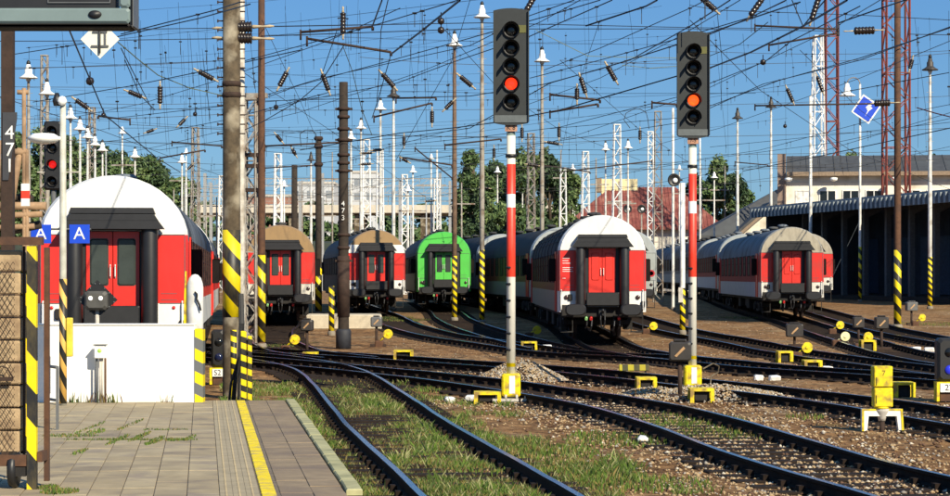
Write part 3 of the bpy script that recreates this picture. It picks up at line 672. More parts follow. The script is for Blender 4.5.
cB = coach('red and white coach with a broad white arch between the two signals', 4.05, 69, -.007, e_B, s_B, r_mid, door_red_b, ribs=True)
gB = 'coaches strung out behind the white arched coach'
coach('dark sided coach coupled directly behind the white arched coach', 3.86, 95.6, -.088, e_X, s_B, r_mid, door_red, front=False)
coach('grey roofed coach second behind the white arched coach, next to the green coach', 1.5, 122.1, -.115, e_X, s_X, r_mid, door_red, front=False)
coach('plain grey coach end peeking out behind the right side of the white arched coach', 7.25, 103, .0, e_X, s_X, r_blue, M('door_grey', (.2, .22, .22), .5))
coach('nearer red and white coach end with dusty arch by the station canopy', 13.9, 95, .043, e_E, s_E, r_blue, door_red_b)
coach('blue grey roofed coach coupled behind the dusty arched coach', 15.05, 121.6, .055, e_X, s_E, r_blue, door_red, front=False)
coach('dark roofed coach with dark windows third in the canopy side train', 16.6, 148.2, .03, e_X, s_X, r_dark, door_red, front=False)
coach('pale blue grey coach at the far end of the canopy side train', 17.5, 174.8, .0, e_X, s_X, r_blue, door_red, front=False)
coach('red coach half hidden behind the dusty arched coach under the canopy', 18.1, 118, .058, e_E, s_E, r_dark, door_red)
st_ = MB()
for i, (z, w_) in enumerate(((2.66, .22), (2.58, .18), (2.5, .26), (2.36, .34), (2.30, .30), (2.24, .33), (2.02, .10))): st_.box(-1.26, -1.26+w_, -.0035, -.0005, z, z+.018)
tag(st_.build('stencil_lines', m_white, cB), kind='stuff')
gc = [o for o in bpy.data.objects if o.get('label', '').startswith('plain grey coach end')][0]
MB().lathe([(.17, 0), (.17, .004), (.10, .004), (.10, 0)], 20, M4=Matrix.Translation((1.14, -.001, 1.95)) @ Matrix.Rotation(PI/2, 4, 'X'), smooth=False).build('emblem', M('emblem_red', (.5, .02, .03), .4), gc)
# ------------------------------------------------------------------ two main signals
def lens(mb_parent, z, m_l, name='lens'):
    ring = MB().lathe([(.155, 0), (.155, .035), (.115, .035), (.115, .01)], 20, M4=Matrix.Translation((0, -.002, z)) @ Matrix.Rotation(PI/2, 4, 'X')).build('lens_ring', m_black, mb_parent)
    MB().lathe([(.112, 0), (.105, .02), (.06, .036), (.01, .04)], 18, M4=Matrix.Translation((0, -.003, z)) @ Matrix.Rotation(PI/2, 4, 'X')).build('lens', m_l, ring)
    v = MB(); n = 14; vs = []
    for i in range(n+1):
        a = PI*(-.08)+PI*1.16*i/n
        for r, y, dz in ((.150, 0, 0), (.150, -.26+.06*abs(math.cos(a)), -.015), (.140, 0, 0), (.140, -.25+.06*abs(math.cos(a)), -.015)): vs.append((r*math.cos(a), y, z+r*math.sin(a)+dz))
    fs = []
    for i in range(n):
        k = 4*i; fs += [(k, k+1, k+5, k+4), (k+2, k+6, k+7, k+3), (k+1, k+3, k+7, k+5)]
    v.add(vs, fs, smooth=False); v.build('lens_hood', m_black, ring)
m_lensd = M('lens_dark', (.01, .011, .012), .12)
def emitm(name, rgb, st): return M(name, rgb, .3, emit=(*rgb, st))
def main_signal():
    t = thing('railway_signal', 'taller left railway signal with five lenses and a red light lit', 'signal', (0, 0, 0), 0)
    pole = bands('signal_pole_paint', [(0, (.72, .70, .62)), (.64, YEL), (.71, (.76, .74, .66)), (2.28, RED), (3.55, (.82, .82, .8)), (3.79, RED), (4.34, (.70, .68, .58)), (4.86, (.16, .22, .21))], .45, amt=.25, dirt=(.28, .25, .2))
    MB().lathe([(.082, .5), (.080, 5.2)], 16).build('pole', pole, t)
    hd = MB()
    # head: flat board with a bowed bottom edge and a shallow curved front
    pts = []
    for i in range(9): xx = -.31+.62*i/8; pts.append((xx, 5.08-.04*(1-((xx)/.31)**2)))
    for i in range(9): xx = .31-.62*i/8; pts.append((xx, 7.13+.04*(1-((xx)/.31)**2)))
    hd.prism(pts, 0, .05)
    hd.box(-.25, .25, .05, .26, 5.25, 7.0)
    for s in (-1, 1): hd.box(min(s*.305, s*.325), max(s*.305, s*.325), -.05, .06, 5.10, 7.12)
    h = hd.build('signal_head', m_sign, t, (0, -.16, 0))
    MB().prism([(-.302, 5.09), (.302, 5.09), (.302, 5.22), (-.302, 5.22)], -.012, -.003).build('lower_panel', M('signal_panel_grey', (.10, .115, .12), .5, var=.2), h)
    for k in range(5): lens(h, 6.77-.326*k, emitm('lens_red', (1.0, .03, .008), 1.5) if k == 3 else m_lensd)
    MB().box(.12, .27, -.010, -.003, 6.72, 6.86).build('maker_plate', M('dull_plate', (.10, .10, .02), .5), h)
    lad = MB(); lad.tube((-.16, .22, .5), (-.16, .22, 5.2), .016, n=6); lad.tube((.16, .22, .5), (.16, .22, 5.2), .016, n=6)
    for k in range(15): lad.tube((-.16, .22, .75+.3*k), (.16, .22, .75+.3*k), .012, n=6)
    # climbing bolts up the post rather than a ladder
    for k in range(6):
        MB().tube((-.085, -.02, .95+.30*k), (-.02, -.098, .95+.30*k), .022, n=6).build('climbing_bolt', m_black, t)
    MB().lathe([(.10, 4.46), (.10, 4.52)], 12).build('clamp', m_black, t)
    p = MB().box(-.11, .11, -.115, -.10, 4.93, 5.06).build('number_plate', M('rusty_plate', (.42, .22, .14), .7, var=.4), t)
    bx = MB().bev(-.17, .17, -.16, .16, .10, .52, .03).build('base_box', m_yel, t)
    MB().box(-.035, .07, -.168, -.161, .16, .48).build('sticker', m_white, bx)
    MB().box(-.34, .34, -.26, .26, .02, .07).build('base_plate', m_lconc, t)
    ft = MB()
    for x in (-.26, -.1, .1, .26): ft.tube((x, -.2, .06), (x, -.2, .14), .025, n=6)
    ft.build('anchor_bolt', m_lconc, t)
    MB().box(-.1, .1, -.1, .1, -.4, .02).build('footing', m_dark, t)
    return t
sg = main_signal(); sg.location = (foot(511, 39.5)); sg.location.z += .0
s2 = dup(sg, foot(692.5, 43.2), None, 'railway signal on the right with five lenses and an orange red light lit')
for ch in s2.children:
    if ch.name.startswith('signal_head'):
        for c2 in ch.children_recursive:
            if c2.name.startswith('lens') and c2.data.materials[0].name == 'lens_red':
                c2.data = c2.data.copy(); c2.data.materials[0] = emitm('lens_orange', (1.0, .06, .008), 2.0)
MB().path([(.2, -.1, .45), (.4, -.1, .56), (.52, -.1, .5), (.5, -.1, .38), (.36, -.1, .3), (.34, -.1, .05)], .014, 5).build('cable_loop', m_conc, s2)
text('plate_text', 'K 8', .11, m_black, sg, (0, -.118, 4.995)); text('plate_text', '7-5', .10, m_black, s2, (0, -.118, 4.995))
# ------------------------------------------------------------------ masts, posts and lamps
m_foot = M('footing_concrete', (.22, .19, .15), .9, var=.3, bump=.3)
def zat(py, D): return CZ-(py-HY)*D/F
def mast(name, label, cat, px, D, pyt, r, mat, stripes=None, hz=haz, rt=None, foot_h=.25, extra=None):
    """a round post; stripes = (upper pixel, lower pixel) of its yellow and black paint"""
    p = foot(px, D); zt = zat(pyt, D)-p.z; rt = r*.85 if rt is None else rt
    t = thing(name, label, cat, p)
    MB().lathe([(r, -.2), (r, 0), (r+(rt-r)*.5, zt*.5), (rt, zt)], 14).build('pole', mat, t)
    if stripes:
        z0, z1 = zat(stripes[1], D)-p.z, zat(stripes[0], D)-p.z; q = lambda z: r+(rt-r)*max(0, z)/zt+.006
        z0 = max(z0, .08); MB().lathe([(q(z0), z0), (q(z1), z1)], 18).build('warning_stripes', hz, t)
    if foot_h: MB().lathe([(r*1.45, -.1), (r*1.45, foot_h*.4), (r*1.15, foot_h*.7)], 10).build('footing', m_foot, t)
    return t
# big mast by the platform end
bm = mast('catenary_mast', 'thick weathered concrete mast with broad yellow and black stripes at the platform end', 'mast', 231.5, 41, -60, .168, m_conc, (230, 317), haz, .165, 0)
for k in range(15):
    z = zat(2+9.4*k, 41); MB().tube((-.26, 0, z), (.26, 0, z), .014, n=5).tube((-.26, 0, z-.03), (-.26, 0, z+.03), .014, n=5).build('climbing_step', m_rust2, bm)
for z in (zat(84, 41), zat(95, 41)): MB().lathe([(.175, z-.05), (.183, z), (.175, z+.05)], 14).build('band', m_rust2, bm)
wp = mast('cable_pole', 'slim whitish pole hard against the thick striped mast', 'pole', 241, 42, -60, .075, M('whitish_pole', (.55, .52, .46), .7, var=.4, dirt=(.2, .15, .1)), None, haz, .07, 0)
mast('rusty_mast', 'tall thin rusty mast with yellow and black stripes in front of the leftmost tan coach', 'mast', 261.5, 67.5, -70, .125, m_rust, (255, 342), haz, .10)
mo = mast('timber_mast', 'dark banded timber mast standing free between the two tan topped coaches', 'mast', 343.5, 67.5, 82, .175, m_wood, None, haz, .135, 0)
for i, py in enumerate((110, 118, 130, 141, 156, 164, 172, 236, 249, 262)):
    z = zat(py, 67.5); MB().lathe([(.175, z-.05), (.20, z-.03), (.20, z+.03), (.175, z+.05)], 14).build('band', m_rust2, mo)
    if i % 3 == 0: MB().box(-.26, .28, -.05, .05, z-.03, z+.03).build('bracket', m_rust2, mo)
MB().lathe([(.24, -.1), (.24, .55), (.2, .62)], 14).build('footing', M('black_footing', (.02, .022, .03), .7), mo)
MB().lathe([(.195, 1.0), (.195, 2.9)], 14).build('cable_wrap', m_rust2, mo)
text('mast_number', '4\n7\n3', .22, m_white, mo, (0, -.21, 4.3))
m2 = mast('timber_mast', 'slimmer dark timber mast with striped foot, left of the free standing banded one', 'mast', 318.5, 108, 140, .17, m_wood, (264, 316), haz)
for py in (146, 154, 172): z = zat(py, 108); MB().lathe([(.19, z-.1), (.24, z), (.19, z+.1)], 12).build('band', m_rust2, m2)
m3 = mast('timber_mast', 'short dark timber mast behind the leftmost tan coach', 'mast', 294.5, 140, 165, .22, m_wood, None, haz)
sp = mast('marker_post', 'short yellow and black striped post beside the low loading block', 'post', 331.5, 79, 286, .10, m_black, (286, 336), haz2, .095)
mast('rusty_mast', 'full height rusty brown mast with yellow and black stripes on the right', 'mast', 897.5, 87, -60, .145, m_rust, (250, 326), haz, .125)
# posts that carry lamps
def bell(white=True, s=1.0):
    mb = MB(); mb.lathe([(.36*s, -.02*s), (.37*s, .01*s), (.26*s, .07*s), (.17*s, .14*s), (.15*s, .18*s), (.15*s, .33*s), (.11*s, .38*s), (.09*s, .5*s), (.05*s, .55*s)], 16)
    return mb.mesh('lamp_shade', m_lampw if white else m_lampd)
BELL = {w_: bell(w_) for w_ in (True, False)}
BULB = MB().lathe([(.02, -.16), (.09, -.12), (.10, -.05), (.05, 0)], 10).mesh('bulb', M('bulb_glass', (.5, .5, .46), .2))
KNOB = MB().lathe([(.07, .53), (.085, .58), (.06, .66), (.02, .70)], 10).mesh('top_knob', m_black)
def lamp_post(label, px, pyt, D, mat=m_pole, white=True, r=.085, stripes=None, group=None, sc=1.0, hz=haz2):
    p = foot(px, D); zt = zat(pyt, D)-p.z-.66*sc
    t = thing('lamp_post', label, 'lamp post', p, 0, group)
    MB().lathe([(r, -.2), (r, zt*.5), (r*.6, zt), (r*.6, zt+.1)], 10).build('pole', mat, t)
    s = put('lamp_shade', BELL[white], t, (0, -.02, zt)); s.scale = (sc,)*3
    put('bulb', BULB, s); put('top_knob', KNOB, s)
    if stripes:
        z0, z1 = max(.08, zat(stripes[1], D)-p.z), zat(stripes[0], D)-p.z
        MB().lathe([(r*1.06, z0), (r*1.02, z1)], 14).build('warning_stripes', hz, t)
    MB().lathe([(r*1.5, -.1), (r*1.5, .1), (r*1.2, .16)], 10).build('footing', m_foot, t)
    st = MB()
    for k in range(9): z = zt-.7-.55*k; st.tube((-.2, 0, z), (.2, 0, z), .012, n=4)
    tag(st.build('climbing_step', m_glat, t), kind='stuff'); return t
GL = 'bell lamps on tall posts across the yard'
rp = M('rusty_lamp_pole', (.16, .10, .065), .85, var=.4, scale=6)
gp = M('grey_lamp_pole', (.36, .33, .28), .8, var=.35, scale=5, dirt=(.16, .11, .07))
lamp_post('white bell lamp on a rusty striped post in front of the green coach', 454.5, 31, 98, rp, True, .115, (256, 324), GL)
lamp_post('tallest white bell lamp post with striped foot just left of the taller signal', 482, 2, 94, gp, True, .11, (250, 328), GL)
lamp_post('white bell lamp on a grey post behind the white arched coach, beside the taller signal', 542, 47, 100, gp, True, .10, None, GL)
lamp_post('dark bell lamp on a white pole left of the green coach, tallest of its cluster', 393.5, 84, 116, m_pole, False, .10, None, GL)
lamp_post('white bell lamp second from the right in the cluster left of the green coach', 380.5, 98, 125, m_pole, True, .10, None, GL)
lamp_post('white bell lamp just right of the dark timber mast', 351, 129, 146, m_pole, True, .10, None, GL)
lamp_post('small dark topped bell lamp second right of the dark timber mast', 361, 118, 138, m_pole, True, .10, None, GL)
lamp_post('small bell lamp on a pole just left of the dark timber mast', 311, 152, 170, m_pole, False, .11, None, GL)
for lab, px, py, D in (('nearest and tallest white bell lamp above the left coach, beside the numbered mast', 28.5, 61, 98), ('second tallest white bell lamp in the row above the left coach', 47, 79, 108),
        ('third white bell lamp of the receding row above the left coach', 70.5, 105, 122), ('fourth white bell lamp of the row above the left coach, left of its roof crown', 80, 117, 131),
        ('fifth white bell lamp of the row, standing close beside the fourth', 87.5, 126, 139), ('sixth white bell lamp of the row above the left coach', 95, 134, 147),
        ('seventh white bell lamp of the row, just above the crown of the left coach roof', 102.5, 140, 155), ('single white bell lamp above the roof of the left coach, right of its crown', 135, 147, 163),
        ('low white bell lamp right of the left coach roof', 182, 153, 172)):
    lamp_post(lab, px, py, D, m_pole if px > 60 else gp, True, .10, None, GL, 1.15)
lamp_post('dark bell lamp on a slim white pole above the grey gabled shed, left one', 737.5, 108, 166, m_pole, False, .12, None, GL, 1.2)
lamp_post('dark bell lamp on a slim white pole between the gabled shed and cream building', 771, 97, 170, m_pole, False, .12, None, GL, 1.2)
lamp_post('dark bell lamp on the white pole at the far right edge with striped foot', 930, 55, 121, m_pole, False, .12, (257, 308), GL, 1.25)
lamp_post('pair of small white bell lamps before the red roof, left one', 605.5, 141, 160, m_pole, True, .08, None, GL)
lamp_post('pair of small white bell lamps before the red roof, right one', 628, 139, 158, m_pole, True, .08, None, GL)
lamp_post('little white bell lamp against the green trees, left of the taller signal', 497.5, 165, 196, m_pole, True, .09, None, GL)
lamp_post('lowest little white bell lamp against the trees next to the taller signal', 498.5, 178, 222, m_pole, True, .09, None, GL)
lamp_post('little white bell lamp against the trees, right of the taller signal', 522.5, 174, 212, m_pole, True, .09, None, GL)
# gooseneck lamp pole with the blue diamond sign
gk = mast('lamp_post', 'white gooseneck lamp pole carrying the blue diamond sign', 'lamp post', 860, 140, 84, .10, m_pole, (247, 302), haz, .07)
zt = zat(84, 140)-gz(140)
MB().path([(0, 0, zt)]+[(-.42+.42*math.cos(a), 0, zt+.42*math.sin(a)) for a in np.linspace(0, PI, 9)], .035, 6).build('gooseneck', m_glat, gk)
g_ = put('lamp_shade', BELL[True], gk, (-.84, 0, zt-.75)); g_.scale = (1.5,)*3
ds = thing('diamond_sign', 'blue diamond sign with white border and bent white arrow', 'sign', at(866, 109, 139.6), 0); ds.rotation_euler = (0, math.radians(-10), 0)
def diamond(mb, r, y0, y1, sx=1., sz=1.): return mb.prism([(0, -r*sz), (r*sx, 0), (0, r*sz), (-r*sx, 0)], y0, y1)
diamond(MB(), .98, -.02, .03).build('plate', m_white, ds); diamond(MB(), .84, -.035, -.021).build('blue_face', m_blue, ds)
ar = MB(); ar.prism([(-.16, -.46), (.12, -.18), (.42, -.02), (.28, .14), (.02, -.02), (.08, -.12)], -.05, -.036); ar.prism([(-.02, .1), (.32, .34), (.40, .14), (.24, .14), (.1, .02)], -.05, -.036)
ar.build('arrow', m_white, ds)
MB().path([(-.3, .04, .3), (-.5, .3, .6)], .03).build('bracket', m_glat, ds)
mast('plain_pole', 'slim plain white pole in front of the cream building, beside the white lattice mast', 'pole', 810.5, 150, 96, .13, m_pole, None, haz, .10)
for lab, px, D, py in (('slim white pole rising behind the signal on the right', 673, 118, 108), ('slim white pole standing on the grey shed side, left of the canopy', 700, 190, 118), ('very slim pole left of the taller signal behind the green coach', 437, 180, 150)):
    mast('plain_pole', lab, 'pole', px, D, py, .09, m_pole, None, haz, .07)
# post with loudspeaker and stripes beside the right signal
lp = mast('loudspeaker_post', 'white post with striped foot and round dark loudspeaker beside the right signal', 'post', 682.5, 80, 183, .10, m_white, (288, 340), haz2, .095)
def horn(par, x, z, s=1.0, y=0):
    mb = MB(); mb.lathe([(.06*s, .3*s), (.12*s, .12*s), (.30*s, .02*s), (.335*s, 0), (.335*s, -.03*s), (.27*s, -.03*s), (.2*s, .03*s)], 20, M4=Matrix.Translation((x, y, z)) @ Matrix.Rotation(-PI/2, 4, 'X'))
    h = mb.build('loudspeaker', m_black, par)
    MB().lathe([(.14*s, 0), (.11*s, .06*s), (.02*s, .08*s)], 14, M4=Matrix.Translation((x+.05*s, y-.0, z-.02)) @ Matrix.Rotation(PI/2, 4, 'X')).build('dome', m_lampw, h); return h
horn(lp, -.32, zat(180, 80)-gz(80), (.72), -.12); MB().box(-.35, 0, -.03, .1, zat(180, 80)-gz(80)-.03, zat(180, 80)-gz(80)+.03).build('bracket', m_black, lp)
MB().box(-.16, .0, -.16, -.08, 1.2, 1.75).build('junction_box', m_lconc, lp)
for lab, px in (('left one of two round dark loudspeakers before the red roof', 627.5), ('right one of two round dark loudspeakers before the red roof', 641.5)):
    q = mast('loudspeaker_post', lab, 'loudspeaker', px, 165, 214, .07, m_glat, None, haz, .06); horn(q, 0, zat(209, 165)-gz(165), 1.0, -.1)
# lattice masts
def lattice(label, px, D, pyt, wb, wt, mat, name='lattice_mast', cat='lattice mast', pyb=None, group=None, bay=1.0, rc=.05):
    p = foot(px, D); zt = zat(pyt, D)-p.z; t = thing(name, label, cat, p, rnd.uniform(-.15, .15), group)
    h = lambda z: (wb+(wt-wb)*z/zt)/2
    for sx in (-1, 1):
        for sy in (-1, 1): MB().tube((sx*wb/2, sy*wb/2, -.2), (sx*wt/2, sy*wt/2, zt), rc, n=4).build('leg', mat, t)
    br = MB(); n = max(4, int(zt/(bay*max(wb, .5)))); 
    for k in range(n):
        z0, z1 = zt*k/n, zt*(k+1)/n; a, b = h(z0), h(z1); s = 1 if k % 2 else -1
        for q in (-1, 1):
            br.tube((-s*a, q*a, z0), (s*b, q*b, z1), rc*.62, n=4, cap=False); br.tube((q*a, -s*a, z0), (q*b, s*b, z1), rc*.62, n=4, cap=False)
            if k % 3 == 0: br.tube((-a, q*a, z0), (a, q*a, z0), rc*.6, n=4, cap=False); br.tube((q*a, -a, z0), (q*a, a, z0), rc*.6, n=4, cap=False)
    tag(br.build('bracing', mat, t), kind='stuff')
    MB().box(-wt/2-.05, wt/2+.05, -wt/2-.05, wt/2+.05, zt, zt+.06).build('cap', mat, t); return t
GLT = 'lattice masts carrying the overhead line'
lattice('open red lattice tower beside the white lattice mast on the right', 831.5, 214, -50, 1.25, 1.15, m_redlat, 'lattice_tower', 'lattice tower', None, None, 1.1, .10)
lattice('wider red lattice tower behind the full height rusty mast on the right', 896, 176, -50, 1.9, 1.85, m_redlat, 'lattice_tower', 'lattice tower', None, None, 1.0, .10)
lattice('tall white lattice mast beside the red tower on the right', 818, 208, 36, 1.45, .75, m_wlat, group=GLT, rc=.085)
for lab, px, D, py, wb, wt, mt in (
    ('white lattice mast rising right behind the white arched coach roof', 617, 152, 125, .75, .42, m_wlat), ('white lattice mast left of the white arched coach roof, second of three by height', 585.5, 165, 152, .75, .40, m_wlat),
    ('shortest white lattice mast, left of the white arched coach', 563, 176, 168, .7, .4, m_wlat), ('tall dark tipped grey lattice mast before the red roof', 658, 140, 112, .62, .38, m_glat),
    ('pale lattice mast just left of the tall grey one before the red roof', 650.5, 175, 132, .5, .4, m_wlat), ('rusty and white lattice mast against the green trees right of the taller signal', 531, 150, 134, .55, .4, m_glat),
    ('short white lattice mast beyond the green coach', 437, 200, 180, .8, .5, m_wlat), ('white lattice mast beyond the leftmost tan coach', 278, 170, 154, .7, .45, m_wlat),
    ('pale lattice mast right of the left coach, near the thick mast', 195.5, 160, 128, .7, .4, m_glat), ('left one of paired white lattice masts right of the dark timber mast', 366.5, 165, 140, .7, .45, m_wlat),
    ('right one of paired white lattice masts right of the dark timber mast', 380, 175, 150, .7, .45, m_wlat), ('faint white lattice mast between the left coach and the thick mast', 222, 220, 176, .9, .5, m_wlat),
    ('thin grey lattice mast above the left coach roof, amid the lamps', 92, 150, 108, .5, .35, m_glat), ('thin lattice mast highest above the left coach, near the bell lamps', 44.5, 115, 56, .45, .3, m_glat),
    ('slender white lattice mast left of the bright green coach', 404.5, 190, 175, .6, .45, m_wlat)):
    lattice(lab, px, D, py, wb, wt, mt, group=GLT, rc=.05 if D < 170 else .06)
lm = lattice('dark lattice mast with a pale cap between the thick striped mast and the rusty mast', 251, 72, 100, .36, .34, m_glat, group=GLT, rc=.045)
MB().box(-.45, .55, -.12, .12, zat(98, 72)-gz(72), zat(98, 72)-gz(72)+.16).build('cap_beam', m_glat, lm)
for py in (155, 166, 190): z = zat(py, 72)-gz(72); MB().box(-.32, .36, -.2, .2, z-.06, z+.06).build('clamp', m_rust2, lm)
# ------------------------------------------------------------------ platform end: wall, signs, pole, cage
wl = thing('low_wall', 'whitewashed low wall closing the platform end, right edge striped', 'wall', (-5.6, 34.25, PH))
MB().box(-1.5, 1.17, 0, .22, -.02, 1.21).build('wall_body', m_wall, wl)
MB().box(1.171, 1.30, -.03, .25, -.3, 1.16).build('edge_board', hazg, wl)
MB().bev(-1.52, 1.17, -.02, .24, 1.212, 1.24, .008).build('coping', m_wall, wl)
cbx = thing('cable_cabinet', 'small white cabinet on pipe legs in front of the whitewashed wall', 'cabinet', at(100.5, 399, 34.08)); cbx.location.z = PH
MB().bev(-.085, .085, -.09, .06, .70, .90, .012).build('cabinet_box', m_wall, cbx); MB().box(-.1, .1, -.1, .07, .902, .92).build('lid', m_gry, cbx)
MB().lathe([(.035, 0), (.03, .006)], 12, M4=Matrix.Translation((.0, -.09, .82)) @ Matrix.Rotation(PI/2, 4, 'X')).build('sticker', M('sticker_green', (.35, .6, .1), .5), cbx)
for x, m in ((-.06, m_gry), (-.005, m_lconc), (.025, m_lconc), (.075, m_rust)): MB().tube((x, 0, 0), (x, 0, .70), .018, n=8).build('leg', m, cbx)
pp = thing('platform_lamp', 'slim pale platform pole with saucer lamp, ball lamp and striped foot', 'lamp post', pl(63, 399)); pp.location = ((63-CX)*33.4/F, 33.4, PH)
MB().lathe([(.055, 0), (.055, 2.6), (.045, 4.75)], 14).build('pole', M('pole_grey_green', (.50, .50, .44), .55, var=.2, dirt=(.3, .28, .22)), pp)
MB().lathe([(.060, .03), (.060, 1.95)], 14).build('warning_stripes', bands('hazard_paint_orange', [(0, BLK), (.5, (.72, .42, .10))], .5, period=.36, slant=2.2, dirt=(.2, .15, .05), amt=.3), pp)
MB().lathe([(.05, 4.03), (.17, 4.05), (.245, 4.10), (.24, 4.14), (.16, 4.19), (.03, 4.2)], 22, M4=Matrix.Translation((-.29, -.02, 0))).build('saucer_lamp', m_lampw, pp)
MB().tube((0, 0, 4.12), (-.1, -.02, 4.12), .03).build('arm', m_lampw, pp)
MB().lathe([(.002, 4.64), (.05, 4.655), (.077, 4.71), (.05, 4.77), (.002, 4.79)], 16, M4=Matrix.Translation((.0, -.07, -.02))).build('ball_lamp', m_lampw, pp)
MB().lathe([(.05, 4.62), (.07, 4.7), (.03, 4.82)], 10, M4=Matrix.Translation((-.09, -.02, 0))).build('lamp_socket', m_black, pp)
MB().bev(.06, .15, -.06, .04, .75, 1.35, .01).build('control_box', M('yellow_box', (.7, .55, .05), .5), pp)
MB().tube((-.55, .06, 2.72), (.42, .06, 2.72), .014, n=6).build('sign_bar', m_gry, pp)
for lab, px in (('blue square sign with white letter A right of the pale platform pole', 79.5), ('blue square sign with white letter A left of the pale platform pole, partly hidden', 41)):
    s_ = thing('platform_sign', lab, 'sign', ((px-CX)*33.3/F, 33.3, zat(234, 33.3)), 0)
    MB().bev(-.155, .155, -.012, .012, -.145, .145, .004).build('plate', m_blue, s_); text('letter', 'A', .27, m_white, s_, (0, -.016, 0))
# dwarf signal with two white lights
dw = thing('dwarf_signal', 'dark diamond backed dwarf signal with two white lights above the low wall', 'signal', ((97-CX)*36.5/F, 36.5, 0))
zc = zat(300, 36.5)
MB().tube((0, .03, -.1), (0, .03, zc-.1), .035).build('post', m_lconc, dw)
dia = MB(); dia.prism([(0, zc-.3), (.34, zc+.0), (0, zc+.34), (-.34, zc+.0)], .03, .05); dia.build('backboard', m_black, dw)
hb = MB().bev(-.19, .19, -.14, .028, zc-.17, zc+.15, .04).build('signal_head', M('dwarf_head_grey', (.07, .068, .062), .6, var=.25), dw)
for s in (-1, 1): MB().lathe([(.036, 0), (.032, .02), (.01, .03)], 14, M4=Matrix.Translation((s*.085, -.142, zc+.03)) @ Matrix.Rotation(PI/2, 4, 'X')).build('lens', emitm('lens_white', (1, .93, .8), 1.2), hb)
rv = MB()
for k in range(4):
    for sx in (-1, 1):
        for sz in (-1, 1): tt = (k+.5)/4; rv.lathe([(.018, 0), (.004, .01)], 6, M4=Matrix.Translation((sx*.32*tt, .029, zc+sz*.31*(1-tt))) @ Matrix.Rotation(PI/2, 4, 'X'))
tag(rv.build('reflector', m_gry, dw), kind='stuff')
# white rounded pedestal by the coach corner
pe = thing('filling_pedestal', 'rounded white pedestal with black hose nozzle behind the wall end', 'pedestal', ((195-CX)*37.6/F, 37.6, 0))
MB().lathe([(.145, 0), (.145, 2.08), (.135, 2.17), (.105, 2.26), (.055, 2.315), (.0, 2.33)], 18).build('body', m_white, pe)
MB().path([(.02, -.17, 2.02), (.06, -.19, 1.98), (.05, -.19, 1.9), (.1, -.18, 1.8), (.12, -.16, 1.7)], .018, 6).build('hose', m_black, pe)
MB().prism([(-.19, 1.0), (-.15, 1.0), (-.15, 2.38), (-.165, 2.38), (-.19, 1.7)], -.05, .05).build('side_strip', m_yel, pe)
# red signal behind on the left
rs = thing('railway_signal', 'black signal with a small red light behind the pale platform pole', 'signal', foot(53, 62))
R0 = zat(190, 62); R1 = zat(121, 62)
MB().tube((0, .1, -.1), (0, .1, R0), .07).build('pole', m_gry, rs)
h = MB().bev(-.26, .26, -.05, .05, R0, R1, .05).build('signal_head', m_black, rs)
for k in range(4): lens(h, R0+.25+.48*k, emitm('lens_dim_red', (.7, .012, .01), .8) if k == 1 else m_lensd)
for ch in h.children: ch.location.y = -.05
MB().box(-.45, .8, -.02, .02, R0+.50, R0+.53).build('platform_rail', m_lconc, rs)
# numbered rusty mast
nm = thing('numbered_mast', 'dark rusty mast with white number plate beside the cage, under the display', 'mast', ((8.-CX)*24/F, 24, PH))
MB().box(-.065, .065, -.06, .06, 0, zat(-40, 24)-PH).build('pole', m_rust2, nm)
zz = lambda py: zat(py, 23.9)-PH
pt = MB().prism([(-.045, zz(180)), (.02, zz(180)), (.115, zz(118)), (.115, zz(112)), (-.045, zz(112))], -.075, -.062).build('number_plate', M('number_plate_dark', (.045, .045, .05), .5, var=.2), nm)
for c, py in (('4', 133), ('7', 150), ('1', 166)): text('number', c, .215, m_white, pt, (.035, -.08, zz(py)))
# display board hung over the platform
dbd = thing('display_board', 'black station display board with grey frame hanging over the platform', 'display', (0, 12, 0))
X0, X1, Z0, Z1 = -4.4, (130-CX)*12/F, zat(23, 12), zat(23, 12)+1.0
fw = .085
m_bf = M('display_frame', (.16, .215, .215), .45, var=.1); 
for n_, a in (('frame_rail', (X0, X1, Z0, Z0+fw)), ('frame_rail', (X0, X1, Z1-fw, Z1)), ('frame_rail', (X1-fw*.75, X1, Z0+fw+.001, Z1-fw-.001))):
    MB().bev(a[0], a[1], 0, .18, a[2], a[3], .012).build(n_, m_bf, dbd)
MB().bev(X0, X1-.002, .003, .2, Z0-.022, Z0-.001, .008).build('bottom_trim', m_dark, dbd)
MB().bev(X1+.001, X1+.018, .003, .2, Z0-.02, Z1, .006).build('side_trim', m_gry, dbd)
MB().box(X0, X1-fw, .02, .17, Z0+fw, Z1-fw).build('screen', m_black, dbd)
b_ = MB(); x0, x1, z0 = (47-CX)*12/F, (110-CX)*12/F, zat(2.6, 12)
b_.box(x0, x1, .012, .019, z0, z0+.006).box(x0, x0+.006, .012, .019, z0+.006, z0+.3).box(x1-.006, x1, .012, .019, z0+.006, z0+.3).build('printed_border', m_gry, dbd)
MB().lathe([(.037, -.004), (.036, .004)], 20, M4=Matrix.Translation(((95-CX)*12/F, -.004, zat(14.3, 12))) @ Matrix.Scale(.62, 4, (0, 0, 1)) @ Matrix.Rotation(PI/2, 4, 'X')).build('emblem', m_black, dbd)
MB().tube((X0+.3, .1, Z1), (X0+.3, .1, Z1+.8), .03).tube((X1-.3, .1, Z1), (X1-.3, .1, Z1+.8), .03).build('hanger', m_gry, dbd)
# white diamond sign seen from behind
wd = thing('diamond_sign', 'white diamond board seen from its bracketed back, just below the display', 'sign', at(100, 39, 30))
diamond(MB(), .27, 0, .012).build('plate', M('cream_enamel', (.74, .73, .62), .5, var=.08), wd)
MB().tube((0, -.03, -.2), (0, -.03, .9), .016, n=6).box(-.1, .1, -.025, -.001, .09, .115).box(-.12, .12, -.025, -.001, -.11, -.085).box(.06, .085, -.02, -.001, -.1, .12).build('bracket', m_gry, wd)
